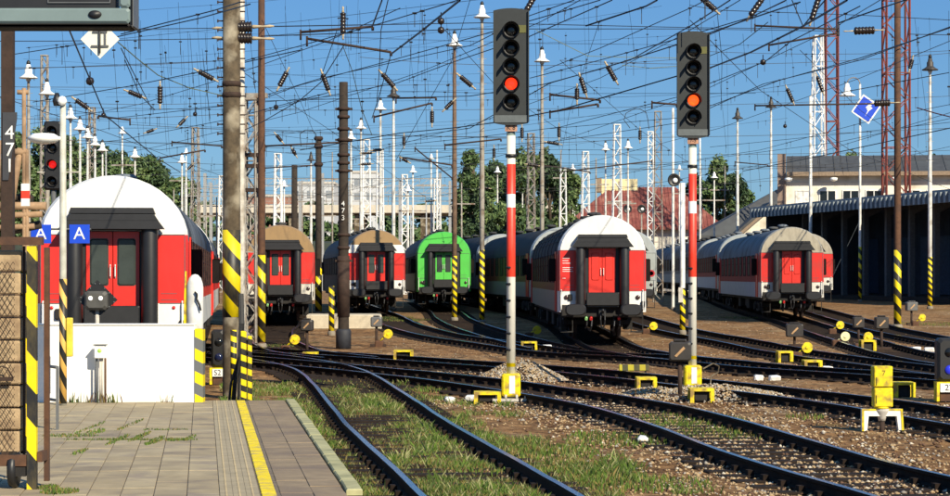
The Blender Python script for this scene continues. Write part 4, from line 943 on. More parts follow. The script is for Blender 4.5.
# mesh cage with its load
cg = thing('mesh_cage', 'rusty wire mesh cage cart with yellow and black striped corner posts', 'cage', ((33-CX)*20.2/F, 20.2, PH))
s_ = F/20.2; zc_ = lambda py: zat(py, 20.2)-PH; xx = lambda px: (px-33)/s_
MB().box(xx(27.5), xx(37), -.035, .035, 0, zc_(246)).build('corner_post', haz, cg)
MB().box(xx(12.5), xx(19.5), .35, .39, .3, zc_(252)).build('corner_post', haz, cg)
MB().box(xx(38.5), xx(43.5), .25, .31, .05, zc_(247)).build('corner_post', m_rust, cg)
MB().box(xx(-60), xx(43), -.05, .05, zc_(245), zc_(237)).build('top_rail', m_rust, cg)
MB().box(xx(-60), xx(27), -.04, .06, zc_(466), zc_(455)).build('bottom_rail', m_rust, cg)
MB().box(xx(37.5), xx(42.5), -.02, .24, zc_(462), zc_(452)).build('side_rail', m_rust, cg)
MB().box(xx(20.5), xx(22.5), .1, .13, .2, zc_(246)).build('bar', m_rust2, cg); MB().box(xx(23.5), xx(26), .2, .23, .2, zc_(246)).build('bar', m_rust2, cg)
MB().box(xx(-60), xx(13), -.02, .0, zc_(381), zc_(377)).build('bar', m_rust2, cg)
wm = MB()
for k in range(-22, 40):
    a = xx(-60)+k*.052
    for s in (1, -1):
        x0_, z0_ = a, zc_(452); dx = s*(zc_(262)-z0_)*.62
        p0, p1 = Vector((x0_ if s > 0 else x0_+.9, -.012, z0_)), Vector(((x0_ if s > 0 else x0_+.9)+dx, -.012, zc_(262)))
        lo, hi = xx(-60), xx(15)
        def cl(p0, p1):
            if p0.x > p1.x: p0, p1 = p1, p0
            if p1.x < lo or p0.x > hi: return None
            d = p1-p0
            a0 = max(0, (lo-p0.x)/d.x); a1 = min(1, (hi-p0.x)/d.x); return p0+d*a0, p0+d*a1
        r_ = cl(p0, p1)
        if r_: wm.tube(r_[0], r_[1], .0028, n=3, cap=False)
tag(wm.build('wire_mesh', m_rust2, cg), kind='stuff')
MB().path([(xx(-6), -.02, zc_(372)), (xx(2), -.03, zc_(366)), (xx(8), -.03, zc_(368)), (xx(14), -.02, zc_(378))], .006, 5).build('hanging_wire', m_rust2, cg)
wb_ = MB(); wb_.lathe([(.05, -.04), (.17, -.035), (.18, 0), (.17, .035), (.05, .04)], 18, M4=Matrix.Translation((xx(12), .1, .18)) @ Matrix.Rotation(PI/2, 4, 'Y')).build('wheel', m_rub, cg)
MB().box(xx(16), xx(26), -.03, .2, .12, zc_(467)).box(xx(-20), xx(16), .02, .08, .24, .30).build('axle_bracket', m_dark, cg)
m_stn = M('tan_block', (.40, .29, .17), .9, var=.3, scale=12, bump=.5, dirt=(.25, .17, .10), dscale=5, world=True)
for row in range(9):
    for colm in range(1):
        b = MB().bev(-.26, .26, -.2, .2, .008, .205, .012).build('tan_block', m_stn, None, cg.location+Vector((xx(-9.5)-.535*colm+rnd.uniform(-.008, .008)+(.0), .27+rnd.uniform(-.02, .02), zc_(454)+.212*row)))
        tag(b, ('lowest', 'second lowest', 'third lowest', 'fourth lowest', 'middle', 'fourth highest', 'third highest', 'second highest', 'topmost')[row]+' tan stone block in the stack inside the wire mesh cage', 'stone block', 'tan blocks stacked in the mesh cage')
# handrail beside the cage
hr = thing('handrail', 'short grey steel handrail on the platform behind the cage', 'railing', ((51-CX)*28/F, 28, PH), .15)
sh_ = 28/F
MB().box(.062, .10, -.02, .02, 0, .80).build('post', m_gry, hr); MB().box(-.10, -.07, .5, .54, 0, .80).build('post', m_gry, hr)
MB().tube((-.09, .52, .81), (.08, 0, .81), .022, n=8).build('rail', m_gry, hr); MB().tube((-.09, .52, .38), (.08, 0, .38), .02, n=8).build('rail', m_gry, hr)
# rusty trestle heap left of the coach
tr = thing('pipe_trestle', 'rusty trestle of pipes and timbers behind the numbered mast', 'trestle', ((18-CX)*30/F, 30, PH))
q = lambda px, py, y=0: Vector(((px-18)*30/F, y, zat(py, 30)-PH))
m_rp = M('tan_pipe', (.33, .21, .12), .85, var=.35, scale=8, dirt=(.15, .09, .05))
for a, b, r in (((5, 240), (20, 148), .05), ((14, 152), (27, 152), .05), ((24, 88), (24, 400), .03), ((27, 150), (27, 400), .025), ((-10, 206), (46, 206), .06), ((-10, 216), (42, 214), .045), ((-10, 228), (34, 226), .04), ((17, 92), (28, 92), .035), ((-6, 300), (-3, 140), .05)):
    MB().tube(q(*a), q(*b, .03), r, n=8).build('pipe', m_rp, tr)
for a, b in (((-4, 196), (30, 199)), ((0, 232), (38, 224))): MB().tube(q(*a, .2), q(*b, .2), .06, n=6).build('timber', m_wood, tr)
MB().box(q(-8, 0).x, q(6, 0).x, .05, .3, q(0, 185).z, q(0, 170).z).build('lamp_box', m_dark, tr)
rw = thing('marker_stake', 'short white stake with a red band standing at the rusty trestle', 'marker', at(25.5, 206, 29)); 
MB().box(-.055, .055, -.02, .02, 0, .30).build('stake', bands('red_white_stake', [(0, WHT), (.10, RED), (.205, WHT)], .5), rw)
# ------------------------------------------------------------------ small yard gear
GC = 'yellow edged covers beside the points'
COVERM = {}
def cover(label, px0, px1, pyt, pyb, plate=None):
    p = gnd((px0+px1)/2, pyb); s = F/p.y; wd = (px1-px0)/s; h = (pyb-pyt)/s
    t = thing('point_cover', label, 'point cover', p, 0, GC)
    b = .07
    MB().box(-wd/2, wd/2, -.25, .25, h-.05, h).box(-wd/2, -wd/2+b, -.25, -.18, -.05, h-.051).box(wd/2-b, wd/2, -.25, -.18, -.05, h-.051).box(-wd/2, -wd/2+b, .18, .25, -.05, h-.051).box(wd/2-b, wd/2, .18, .25, -.05, h-.051).build('frame', m_yel, t)
    MB().bev(-wd/2+b+.005, wd/2-b-.005, -.16, .22, .0, h-.06, .02).build('machine_box', m_dark if not plate else m_rust, t); return t
for lab, a in (('yellow edged point cover just left of the taller signal base', (474, 501, 391.5, 402)), ('yellow edged point cover at the foot of the right signal', (689, 713, 388, 401)),
    ('rusty point cover with yellow corners left of the right signal', (636, 656, 377, 390.5)), ('yellow edged point cover in the shade of the white arched coach', (521, 537, 341.5, 350)),
    ('bright yellow edged point cover standing alone left of centre', (394, 413, 350, 361)), ('left of the two yellow edged covers near the yellow disc on the right', (777, 792, 351, 362)),
    ('right of the two yellow edged covers near the yellow disc on the right', (803, 821, 360, 370)), ('yellow edged cover at the two arrow lanterns on the right', (860, 875, 340, 351)),
    ('tilted yellow edged cover just right of the yellow box on legs', (892, 913, 382, 397)), ('small yellow edged cover by the arrow lantern on the left', (303, 318, 352, 358.5))): cover(lab, *a)
# yellow discs on point levers
def disc(label, px, py, pyb, col=m_yel, r=.15):
    p = gnd(px, pyb); s = F/p.y; h = (pyb-py)/s
    t = thing('point_lever', label, 'point lever', p)
    MB().lathe([(.02, -.03), (r, -.025), (r+.005, 0), (r, .025), (.02, .03)], 18, M4=Matrix.Translation((0, -.04, h)) @ Matrix.Rotation(PI/2, 4, 'X'), smooth=False).lathe([(.05, .026), (.045, .05), (.01, .052)], 10, M4=Matrix.Translation((0, -.04, h)) @ Matrix.Rotation(PI/2, 4, 'X'), smooth=False).build('weight_disc', col, t)
    MB().tube((-.02, 0, h), (-.28, .02, .16), .022).build('lever', col, t); MB().bev(-.42, -.14, -.12, .14, -.05, .2, .03).build('lever_stand', m_rust, t); return t
for lab, a in (('yellow disc lever left of the low loading block', (295, 339.5, 352)), ('yellow disc lever right of the dark timber mast', (388, 334, 347)), ('yellow disc lever just right of the white arched coach', (653.5, 326, 334)),
    ('dim yellow disc lever in the shadow left of the white arched coach', (537, 330, 338)), ('upper small yellow disc lever left of the arrow lanterns on the right', (840, 325, 334)),
    ('yellow disc lever over the cover by the arrow lanterns', (868, 337, 350)), ('large yellow disc lever between the two covers on the right', (807, 347.5, 359)), ('yellow disc lever right of the full height rusty mast', (922, 317.5, 326))): disc(lab, *a)
disc('pale cream disc lever below the small yellow one on the right', 845, 336.5, 346, M('cream_disc', (.78, .75, .4), .5))
# point lanterns with arrows
def lantern(label, px0, px1, pyt, pyb, pyg, m=m_dark, pale=False):
    p = gnd((px0+px1)/2, pyg); s = F/p.y; wd = (px1-px0)/s; h = (pyb-pyt)/s; zb = (pyg-pyb)/s
    t = thing('point_lantern', label, 'point lantern', p, rnd.uniform(-.15, .05))
    MB().tube((0, 0, -.1), (0, 0, zb), .045).build('stem', m_rust2, t)
    b = MB().bev(-wd/2, wd/2, -wd*.4, wd*.4, zb, zb+h, .03).build('lantern_box', m, t)
    a = MB(); k = min(wd, h)*.28
    a.add([(-k, -wd*.4-.012, zb+h/2-k*.8), (-k*.6, -wd*.4-.012, zb+h/2-k), (k, -wd*.4-.012, zb+h/2+k*.6), (k*.7, -wd*.4-.012, zb+h/2+k), (-k, -wd*.4-.004, zb+h/2-k*.8), (-k*.6, -wd*.4-.004, zb+h/2-k), (k, -wd*.4-.004, zb+h/2+k*.6), (k*.7, -wd*.4-.004, zb+h/2+k)],
          [(0, 1, 2, 3), (4, 5, 1, 0), (5, 6, 2, 1), (6, 7, 3, 2), (7, 4, 0, 3)]); a.build('arrow_mark', M('arrow_tan', (.45, .27, .13), .6), b)
    MB().bev(-wd*.3, wd*.3, -wd*.25, wd*.25, zb+h+.001, zb+h+.05, .02).build('lid', m, b); MB().box(-.2, .3, -.1, .12, -.05, .09).build('base', m_rust2, t); return t
m_lant = M('lantern_box_dark', (.035, .03, .027), .55, var=.3)
lantern('large dark point lantern with a tan bar left of the right signal', 669, 691, 342, 361, 399, m_lant)
lantern('dark point lantern with a tan bar before the canopy train', 786, 803, 324, 337, 347, m_lant)
lantern('left of two dark point lanterns near the full height rusty mast', 853, 864, 317, 328, 342, m_lant); lantern('right of two dark point lanterns near the full height rusty mast', 875, 888, 317, 329, 350, m_lant)
lantern('grey point lantern with a pale bar right of the full height rusty mast', 906, 917, 302, 311, 325, M('lantern_grey', (.12, .12, .12), .5))
lantern('dark point lantern with a tan bar left of the low loading block', 301, 313, 320, 331, 354, m_lant); lantern('grey point lantern with a pale bar near the yellow disc, right of the dark mast', 371, 382, 317, 327, 347, M('lantern_grey', (.12, .12, .12), .5))
# yellow box on a white legged stand
yb = thing('yellow_trackside_box', 'bright yellow double box on a white legged stand in the right foreground', 'trackside box', gnd(882, 431)); s_ = F/yb.location.y
u = lambda px: px/s_
MB().prism([(-u(20.5), 0), (-u(15.5), 0), (-u(14), u(15)), (u(14), u(15)), (u(16), 0), (u(21), 0), (u(19.5), u(22)), (-u(20.5), u(22))], -.06, .06).build('stand', m_white, yb)
MB().prism([(-u(20.8), .001), (-u(18.6), .001), (-u(18.6), u(21)), (-u(20.8), u(22.2))], -.067, -.061).prism([(u(19), .001), (u(21.2), .001), (u(19.8), u(22.2)), (u(17.8), u(21))], -.067, -.061).prism([(-u(18.5), u(20.6)), (u(17.7), u(20.6)), (u(19.7), u(22.3)), (-u(20.6), u(22.3))], -.067, -.061).build('stand_edge', m_yel, yb)
MB().lathe([(.05, u(10)), (.06, u(13)), (.10, u(19)), (.12, u(22.5))], 16).build('cone', m_lconc, yb); MB().lathe([(.125, u(22.6)), (.125, u(24.2))], 16).build('collar', m_yel, yb); MB().tube((0, 0, -.1), (0, 0, u(10)), .04).build('stem', m_rust2, yb)
lo_ = MB().bev(-u(9), u(9.5), -.12, .12, u(24.3), u(43.5), .012).build('lower_box', m_yel, yb); up_ = MB().bev(-u(9.5), u(9), -.14, .13, u(44.4), u(65), .012).build('upper_box', m_yel, yb)
MB().box(-u(7.5), -u(6.9), -.148, -.141, u(46), u(54)).build('seam', m_dark, up_); MB().box(-u(7.5), -u(6.9), -.128, -.121, u(28), u(36)).build('seam', m_dark, lo_)
text('mark', '7', .11, M('mark_brown', (.2, .12, .02), .6), up_, (0, -.143, u(58)))
# dwarf signals with number plates
def dwarf(label, px, pyb, D, nums, blue, wd=.34, hh=.85):
    p = foot(px, D); t = thing('dwarf_signal', label, 'signal', p)
    h = MB().bev(-wd/2, wd/2, -.13, .13, .36, .36+hh, .05).build('signal_head', m_black, t)
    MB().lathe([(.085, 0), (.08, .02), (.02, .03)], 16, M4=Matrix.Translation((.02, -.132, .58)) @ Matrix.Rotation(PI/2, 4, 'X')).build('lens', blue, h)
    MB().lathe([(.085, 0), (.08, .02), (.02, .03)], 16, M4=Matrix.Translation((.02, -.132, .90)) @ Matrix.Rotation(PI/2, 4, 'X')).build('lens', m_lensd, h)
    MB().box(-wd/2-.02, wd/2+.02, -.16, .1, .30, .355).box(-wd/2-.02, -wd/2+.03, -.16, .1, 0, .299).box(wd/2-.03, wd/2+.02, -.16, .1, 0, .299).build('stand', m_yel, t)
    pl_ = MB().box(-wd/2+.04, wd/2-.04, -.175, -.161, .17, .33).build('number_plate', m_white, t); text('number', nums, .16, m_black, pl_, (0, -.178, .25))
    MB().box(-wd/2+.05, wd/2-.05, -.12, .1, 0, .29).build('base_box', m_rust, t); return t
dwarf('black dwarf signal with a blue lens and number plate 22 at the right edge', 947, 400, 39.8, '22', emitm('lens_blue', (.02, .03, .5), .25), .40, .80)
dwarf('black dwarf signal with plate S2 behind the wall end, beside the thick striped mast', 218.5, 0, 46, 'S2', M('lens_navy', (.01, .015, .05), .15), .30, .80)
cl = MB(); c0 = foot(222, 47)
cl.tube((.05, .2, 0), (.35, .1, 1.1), .03).tube((.5, .2, 0), (.35, .1, 1.1), .03).tube((.1, 0, .35), (.42, 0, .35), .025)
tag(cl.build('signal_brace', m_yel, None, c0), 'yellow tubular brace standing behind the small S2 signal', 'brace')
# striped guards and cable bundle at the mast foot
gd = thing('cable_guard', 'pair of upright yellow and black guard strips at the platform end', 'guard', ((243-CX)*35.6/F, 35.6, 0))
MB().bev(-.035, .055, -.04, .04, 0, zat(331, 35.6), .01).build('guard_strip', haz3, gd); MB().bev(.075, .145, -.03, .05, 0, zat(336, 35.6), .01).build('guard_strip', haz3, gd)
cbd = MB(); 
for i, (a, b) in enumerate(((-.22, -.02), (-.16, .0), (-.12, .01), (-.05, .03), (.02, .02))):
    cbd.path([(a, .2, -.05), (a*.7+b*.3, .15, .5), (b, .1+.02*i, .95), (b+.02, .1, 1.5), (b, .15, 2.0)], .022, 6)
tag(cbd.build('cable_bundle', m_black, None, (gd.location.x-.1, 36, 0)), 'bundle of black cables rising beside the striped guard strips', 'cables')
mast('marker_post', 'short yellow striped stake behind the cable bundle at the platform end', 'post', 233.5, 39.5, 330, .05, m_yel, (330, 385), haz3, .05, 0)
# rectangular guard, loading block, brick pier, striped trestle board
bp = MB(); bp.bev(-1.5, 1.5, 0, 3.2, 0, .58, .04); lb = bp.build('loading_block', M('sandy_concrete', (.50, .44, .33), .9, var=.15, bump=.3), None, foot(344, 86), .05); tag(lb, 'low sandy concrete loading block under the tan topped coach', 'loading block')
brp = thing('brick_pier', 'square tan brick pier left of the rusty striped mast', 'brick pier', foot(251.5, 96))
m_mort = M('mortar', (.10, .085, .06), .95); m_brk = M('tan_brick', (.33, .25, .15), .9, var=.3, scale=5, world=True)
MB().box(-.31, .31, .02, .6, 0, 2.2).build('core', m_mort, brp)
bk = MB().bev(-.152, .152, 0, .12, .008, .112, .008).mesh('brick', m_brk)
for j in range(18):
    for i in range(2 if j % 2 else 3): put('brick', bk, brp, ((-.165+.33*i) if j % 2 else (-.33+.33*i)*.55+0, -.02+.006*((i+j) % 3), .06+.118*j))
MB().box(-.4, .4, -.08, .68, 2.2, 2.32).build('coping', m_lconc, brp)
hb_ = thing('striped_beam', 'low yellow and black striped beam across the track left of the right signal', 'beam', gnd(634, 378), .0)
MB().bev(-.34, .34, -.05, .05, .16, .30, .012).build('beam', bands('hazard_upright', [(0, (.05, .05, .02)), (.5, (.42, .36, .02))], .7, period=10, slant=38., dirt=(.2, .15, .05), amt=.5), hb_)  # stripe colours dimmed to carry the shade on the beam
for x in (-.28, .24): MB().box(x, x+.04, -.03, .03, 0, .159).build('leg', m_dark, hb_)
for lab, px, py in (('whitewashed stone marker left of the taller signal, longer one', 449, 401), ('whitewashed stone marker left of the taller signal, right one', 469, 400), ('leftmost whitewashed stone beside the rail right of the right signal', 758, 379.5), ('second whitewashed stone beside the rail right of the right signal', 775, 379.5),
    ('whitewashed stone just below the right yellow edged cover', 827, 370), ('whitewashed stone between the two yellow edged covers on the right', 806, 369.5), ('left of two whitewashed stones below the rusty right mast', 915, 351), ('right of two whitewashed stones below the rusty right mast', 929, 351.5), ('whitewashed stone in front of the white arched coach shadow', 547, 349), ('pale flat concrete lump lying in the right foreground soil', 642, 441)):
    p = gnd(px, py); s = F/p.y; mb = MB().bev(-4.5/s*rnd.uniform(.8, 1.2), 5/s, -.1, .12, -.05, 4.2/s, .025)
    for i, v in enumerate(mb.v): n3 = mnoise.noise_vector(Vector((v[0]*9, v[1]*9, v[2]*9+px)))*.025; mb.v[i] = (v[0]+n3.x, v[1]+n3.y, v[2]+n3.z)
    tag(mb.build('marker_stone', m_white, None, p, rnd.uniform(-.2, .2)), lab, 'stone')
# ------------------------------------------------------------------ stones, gravel heaps, grass
def np_mesh(name, V, Fc, mats, mi=None, n=3):
    me = bpy.data.meshes.new(name); me.vertices.add(len(V)); me.vertices.foreach_set('co', V.astype(np.float32).ravel())
    me.loops.add(Fc.size); me.loops.foreach_set('vertex_index', Fc.astype(np.int32).ravel()); me.polygons.add(len(Fc))
    me.polygons.foreach_set('loop_start', np.arange(0, Fc.size, n, dtype=np.int32)); me.polygons.foreach_set('loop_total', np.full(len(Fc), n, dtype=np.int32))
    for m in mats: me.materials.append(m)
    if mi is not None: me.polygons.foreach_set('material_index', mi.astype(np.int32))
    me.update(calc_edges=True); me.validate(); return me
R_ = np.random.default_rng(3)
OCT = np.array([(1, 0, 0), (-1, 0, 0), (0, 1, 0), (0, -1, 0), (0, 0, 1), (0, 0, -1)], float)
OF = np.array([(0, 2, 4), (2, 1, 4), (1, 3, 4), (3, 0, 4), (2, 0, 5), (1, 2, 5), (3, 1, 5), (0, 3, 5)])
m_st = [M('stone_tan', (.38, .27, .15), .95, var=.3, scale=3, world=True), M('stone_grey', (.30, .275, .24), .95, var=.3, scale=3, world=True), M('stone_rust', (.13, .07, .04), .95, var=.4, scale=3, world=True), M('stone_pale', (.56, .50, .40), .95, var=.15, scale=3, world=True)]
def stones(name, P, S, probs, flat=.6):
    n = len(P); V = OCT[None]*S[:, None, None]*R_.uniform(.55, 1.25, (n, 6, 1)); V[:, :, 2] *= flat
    a = R_.uniform(0, 2*PI, n); c, s = np.cos(a)[:, None], np.sin(a)[:, None]
    X = V[:, :, 0]*c-V[:, :, 1]*s; Y = V[:, :, 0]*s+V[:, :, 1]*c; V = np.stack([X, Y, V[:, :, 2]], 2)+P[:, None]
    Fc = (OF[None]+6*np.arange(n)[:, None, None]).reshape(-1, 3)
    mi = np.repeat(R_.choice(4, n, p=probs), 8)
    return put(name, np_mesh(name, V.reshape(-1, 3), Fc, m_st, mi))
def gzv(y): return .0085*np.maximum(0, np.minimum(y, 150)-63)
n = 52000; D = 1/R_.uniform(1/75, 1/19, n); D[-14000:] = R_.uniform(48, 112, 14000); X = (R_.uniform(190, 960, n)-CX)*D/F
keep = X > np.interp(D, [19, 35], [-.8, -2.9]); D, X = D[keep], X[keep]
nz = np.array([mnoise.noise((x*.7, d*.45, 7.)) for x, d in zip(X, D)]); k = R_.uniform(-.35, .55, len(X)) < nz; D, X = D[k], X[k]
g = stones('gravel', np.stack([X, D, gzv(D)+np.array([bumpz(a, b)-.015 if b < 64 else 0 for a, b in zip(X, D)])], 1), R_.uniform(.010, .034, len(X))*(1+.6*(R_.random(len(X)) > .95)), [.52, .10, .34, .04]); tag(g, 'loose tan gravel scattered over the brown yard soil', 'gravel', kind='stuff')
# paler ballast between and beside the corner track
def near_track(pts, n, wid, sd=0):
    pth = smooth_path([(x, y, 0) for x, y in pts], .5); out = []
    for _ in range(n):
        i = rnd.randrange(len(pth)-1); p = pth[i]; d = (pth[i+1]-p).normalized(); nn = Vector((d.y, -d.x, 0)); q_ = p+d*rnd.random()*.5+nn*rnd.gauss(sd, wid); out.append((q_.x, q_.y, 0))
    return np.array(out)
for lab, pts, n, wd in (('pale ballast stones along the corner track', [(5.2, 17), (4.47, 22), (3.9, 25.5), (3.28, 31.3), (2.76, 35.1), (2.05, 38.1), (1.25, 40.8)], 9000, .95), ('dark tan ballast along the track behind the yellow box', [(8.6, 25), (8.0, 29), (7.3, 33), (6.9, 35.5), (6.2, 38.6), (5.2, 41.5), (3.2, 47.2), (.3, 53)], 7000, 1.0)):
    P = near_track(pts, n, wd); P[:, 2] = -.0; g = stones('ballast', P, R_.uniform(.016, .045, len(P)), [.58, .10, .25, .07] if 'pale' in lab else [.3, .2, .45, .05]); tag(g, lab, 'ballast', kind='stuff')
def heap(label, px, py, rx, ry, h, n):
    c = gnd(px, py); a = R_.uniform(0, 2*PI, n); r = np.sqrt(R_.random(n)); X = c.x+rx*r*np.cos(a); Y = c.y+ry*r*np.sin(a)
    Z = h*np.clip(1-r**1.3, 0, 1)*(1+.15*np.sin(3*a)); g = stones('gravel_heap', np.stack([X, Y, Z], 1), R_.uniform(.02, .045, n), [.45, .33, .12, .10], .7); return tag(g, label, 'gravel heap', kind='stuff')
heap('heap of pale grey gravel behind the taller signal', 521, 380, 1.05, 1.3, .42, 2600)
heap('low spread of pale gravel around the foot of the right signal', 716, 397, 1.5, 1.4, .22, 1800); heap('small pale gravel patch left of the right signal foot', 655, 395, .8, .9, .14, 700)
# grass: blades in clumps
m_gr = [M('grass_green', (.085, .15, .012), .8, var=.4, scale=.8), M('grass_dry', (.20, .15, .045), .9, var=.3, scale=.8), M('grass_dark', (.045, .085, .012), .8, var=.4, scale=.8), M('weed_brown', (.12, .065, .03), .9, var=.4, scale=.8), M('grass_seed', (.27, .27, .12), .9, var=.2)]
def blades(name, P, H, W_, mi, lean=.5):
    n = len(P); a = R_.uniform(0, 2*PI, n); t = R_.uniform(0, 2*PI, n); ln = H*lean*R_.random(n)
    dx, dy = np.cos(a)*W_, np.sin(a)*W_; V = np.empty((n, 4, 3)); mid = .55
    V[:, 0] = P+np.stack([-dx, -dy, np.zeros(n)-.02], 1); V[:, 1] = P+np.stack([dx, dy, np.zeros(n)-.02], 1)
    V[:, 2] = P+np.stack([dx*.7+np.cos(t)*ln*.4, dy*.7+np.sin(t)*ln*.4, H*mid], 1); V[:, 3] = P+np.stack([np.cos(t)*ln, np.sin(t)*ln, H], 1)
    Fc = (np.array([(0, 1, 2), (0, 2, 3)])[None]+4*np.arange(n)[:, None, None]).reshape(-1, 3)
    return put(name, np_mesh(name, V.reshape(-1, 3), Fc, m_gr, np.repeat(mi, 2)))
def t1x(y): return np.interp(y, [12, 16, 21, 25, 31, 40, 44, 48.8, 52.8], [1.4, .85, .25, -.26, -1.06, -2.1, -2.57, -3.2, -4.0])
n = 480000; D = 1/R_.uniform(1/47, 1/18, n); off = R_.uniform(-2.6, 2.6, n); X = t1x(D)+off
edge = -3.06+(34.85-D)*.126+.28
nz = np.array([mnoise.noise((x*.9, d*.5, 2.)) + .9*mnoise.noise((x*2.5, d*1.6, 4.)) for x, d in zip(X, D)])
inside = np.abs(off) < .72; right = off > .80; left = off < -.80
pr = np.where(inside, (.70+.75*nz), np.where(left, (.62+.9*nz), (.95-.75*(off-.8))*np.interp(D, [20, 30, 38], [1.05, .75, .25])+.6*nz))
pr = np.where(inside & (D > 45), pr*.3, pr*np.where(inside & (D > 33), 1.25, 1))
ok = (R_.random(n) < pr*1.0-.06) & (np.abs(np.abs(off)-.7535) > .075) & ((X > edge) | (D > 35.2))
D, X, nz, off = D[ok], X[ok], nz[ok], off[ok]
u_ = R_.random(len(D))+nz*.55; mi = np.where(u_ > .62, 0, np.where(u_ > .40, 2, np.where(u_ > .14, 1, 3))); mi = np.where(R_.random(len(D)) < .07, 4, mi)
H = (.022+.06*R_.random(len(D))**1.5)*(1+.8*np.clip(nz, -.4, 1))*np.where(np.abs(np.abs(off)-.75) < .2, .6, 1); H = np.where(mi == 4, H*1.2+.012, H)*np.where(R_.random(len(D)) < .03, 1.7, 1)
g = blades('grass', np.stack([X, D, np.array([bumpz(a, b)-.02 for a, b in zip(X, D)])], 1), H, (.0025+.003*R_.random(len(D))), mi, .9); tag(g, 'rough green and straw coloured grass grown over the track by the platform', 'grass', kind='stuff')
# scattered tufts elsewhere in the yard and on the platform
def tufts(label, spots, hh=(.02, .075), cols=(0, 2, 1, 0)):
    P = []; 
    for (x, y, z, rx, ry, n) in spots:
        a = R_.uniform(0, 2*PI, n); r = np.sqrt(R_.random(n)); P.append(np.stack([x+rx*r*np.cos(a), y+ry*r*np.sin(a), np.full(n, z)], 1))
    P = np.concatenate(P); g = blades('grass', P, R_.uniform(*hh, len(P)), .007+.006*R_.random(len(P)), R_.choice(cols, len(P))); return tag(g, label, 'grass', kind='stuff')
def gs(px, py, rx, ry, n): p = gnd(px, py); return (p.x, p.y, p.z, rx, ry, n)
tufts('scattered green tufts on the soil between the tracks', [gs(620, 441, .8, 1.2, 500), gs(602, 436, .5, .7, 260), gs(690, 420, .9, 1.5, 900), gs(730, 434, .8, 1.2, 800), gs(675, 425, .5, .8, 400), gs(570, 470, .6, 1., 700), gs(545, 452, .7, 1.2, 800), gs(640, 484, .8, .9, 800), gs(430, 390, .4, .9, 300), gs(405, 320, 1.2, 3, 700), gs(395, 318, .9, 3, 600), gs(740, 318, 1., 2, 400), gs(940, 324, 1.6, 3.5, 900), gs(285, 346, .6, 1.5, 300), gs(805, 417, .3, .6, 120), gs(500, 470, .6, .8, 500)])
tufts('short bright grass growing in the platform joints', [(pl(px, py).x, pl(px, py).y, PH, rx, ry, n) for px, py, rx, ry, n in
    ((70, 436, .35, .25, 260), (95, 432, .12, .5, 160), (118, 440, .05, .9, 220), (140, 437, .05, .9, 240), (155, 441, .07, .7, 260), (175, 440, .12, .2, 150), (165, 430, .3, .1, 120), (105, 440, .5, .06, 220), (150, 440, .6, .06, 260), (60, 492, .18, .25, 420), (48, 488, .1, .2, 200), (80, 452, .05, .5, 90), (190, 438, .05, .5, 90), (65, 399, .12, .2, 260), (90, 428, .04, 1.2, 120), (130, 425, .04, 1.2, 120))], (.008, .03), (0, 0, 2, 1))
tufts('thin dry weeds along the foot of the whitewashed wall', [(pl(px, 399.5).x, 34.1, PH, .12, .05, n) for px, n in ((85, 22), (112, 40), (125, 20), (175, 10), (98, 20))], (.03, .2), (1, 3, 2, 0))
# ------------------------------------------------------------------ trees
m_lf = [M('leaf_mid', (.075, .13, .04), .7, var=.4, scale=.3), M('leaf_light', (.13, .185, .06), .7, var=.3, scale=.3), M('leaf_dark', (.042, .08, .032), .7, var=.4, scale=.3)]  # leaf colours paled and blued to suggest haze
m_trunk = M('bark', (.10, .075, .05), .95, var=.4)
def tree(label, px, pyt, D, wpx, leaf=.34, n=5200, conifer=False, name='leafy_tree', base_f=.12):
    p = foot(px, D); h = zat(pyt, D)-p.z; rx = wpx/2*D/F; rr = random.Random(int(px*7+pyt)); t = thing(name, label, 'tree', p)
    tk = MB(); tk.tube((0, 0, -.3), (.1, 0, h*.5), h*.022, h*.014, 8); tk.tube((.1, 0, h*.5), (0, .1, h*.93), h*.014, .03, 6)
    cl = []
    for k in range(26 if not conifer else 22):
        if conifer:
            f = (k+.5)/22; z = h*(.10+.88*f); r = rx*(1-f**2.2)**.8*rr.uniform(.5, .95); a = rr.uniform(0, 2*PI); cl.append((math.cos(a)*r*.5, math.sin(a)*r*.5, z, max(.5, rx*(1-f**2)*.55+.3), h*.07))
        else:
            a = rr.uniform(0, 2*PI); f = rr.random(); z = h*(base_f+.12+(.80-base_f)*f); wz = math.sin(PI*min(1, .18+.80*f))**.6; r = rx*wz*rr.uniform(.25, .85)
            cl.append((math.cos(a)*r, math.sin(a)*r, z, rx*rr.uniform(.22, .42), h*rr.uniform(.05, .11)))
        c = cl[-1]
        if k % 3 == 0: tk.tube((0, 0, max(h*.2, c[2]-h*.18)), (c[0]*.85, c[1]*.85, c[2]), h*.008, .03, 5)
    tk.build('trunk', m_trunk, t)
    cl = np.array(cl); wts = cl[:, 3]**2; ci = R_.choice(len(cl), n, p=wts/wts.sum()); C = cl[ci]
    d = R_.normal(size=(n, 3)); d /= np.linalg.norm(d, axis=1)[:, None]; rad = R_.random(n)**.45*R_.uniform(.8, 1.15, n)
    P = C[:, :3]+d*np.stack([C[:, 3], C[:, 3], C[:, 4]], 1)*rad[:, None]
    q1 = R_.normal(size=(n, 3)); q1 /= np.linalg.norm(q1, axis=1)[:, None]; q2 = np.cross(q1, R_.normal(size=(n, 3))); q2 /= np.linalg.norm(q2, axis=1)[:, None]
    S = leaf*R_.uniform(.6, 1.4, n)[:, None]; V = np.stack([P-q1*S, P+q2*S*.5, P+q1*S, P-q2*S*.5], 1).reshape(-1, 3)
    tone = (ci*7919 % 10)/10+R_.random(n)*.5-.08*(1-R_.random(n)); mi = np.where(tone > 1.0, 1, np.where(tone > .55, 0, 2))
    put('crown', np_mesh('crown', V, np.arange(4*n).reshape(-1, 4), m_lf, mi, 4), t); return t
GT = 'trees behind the yard'
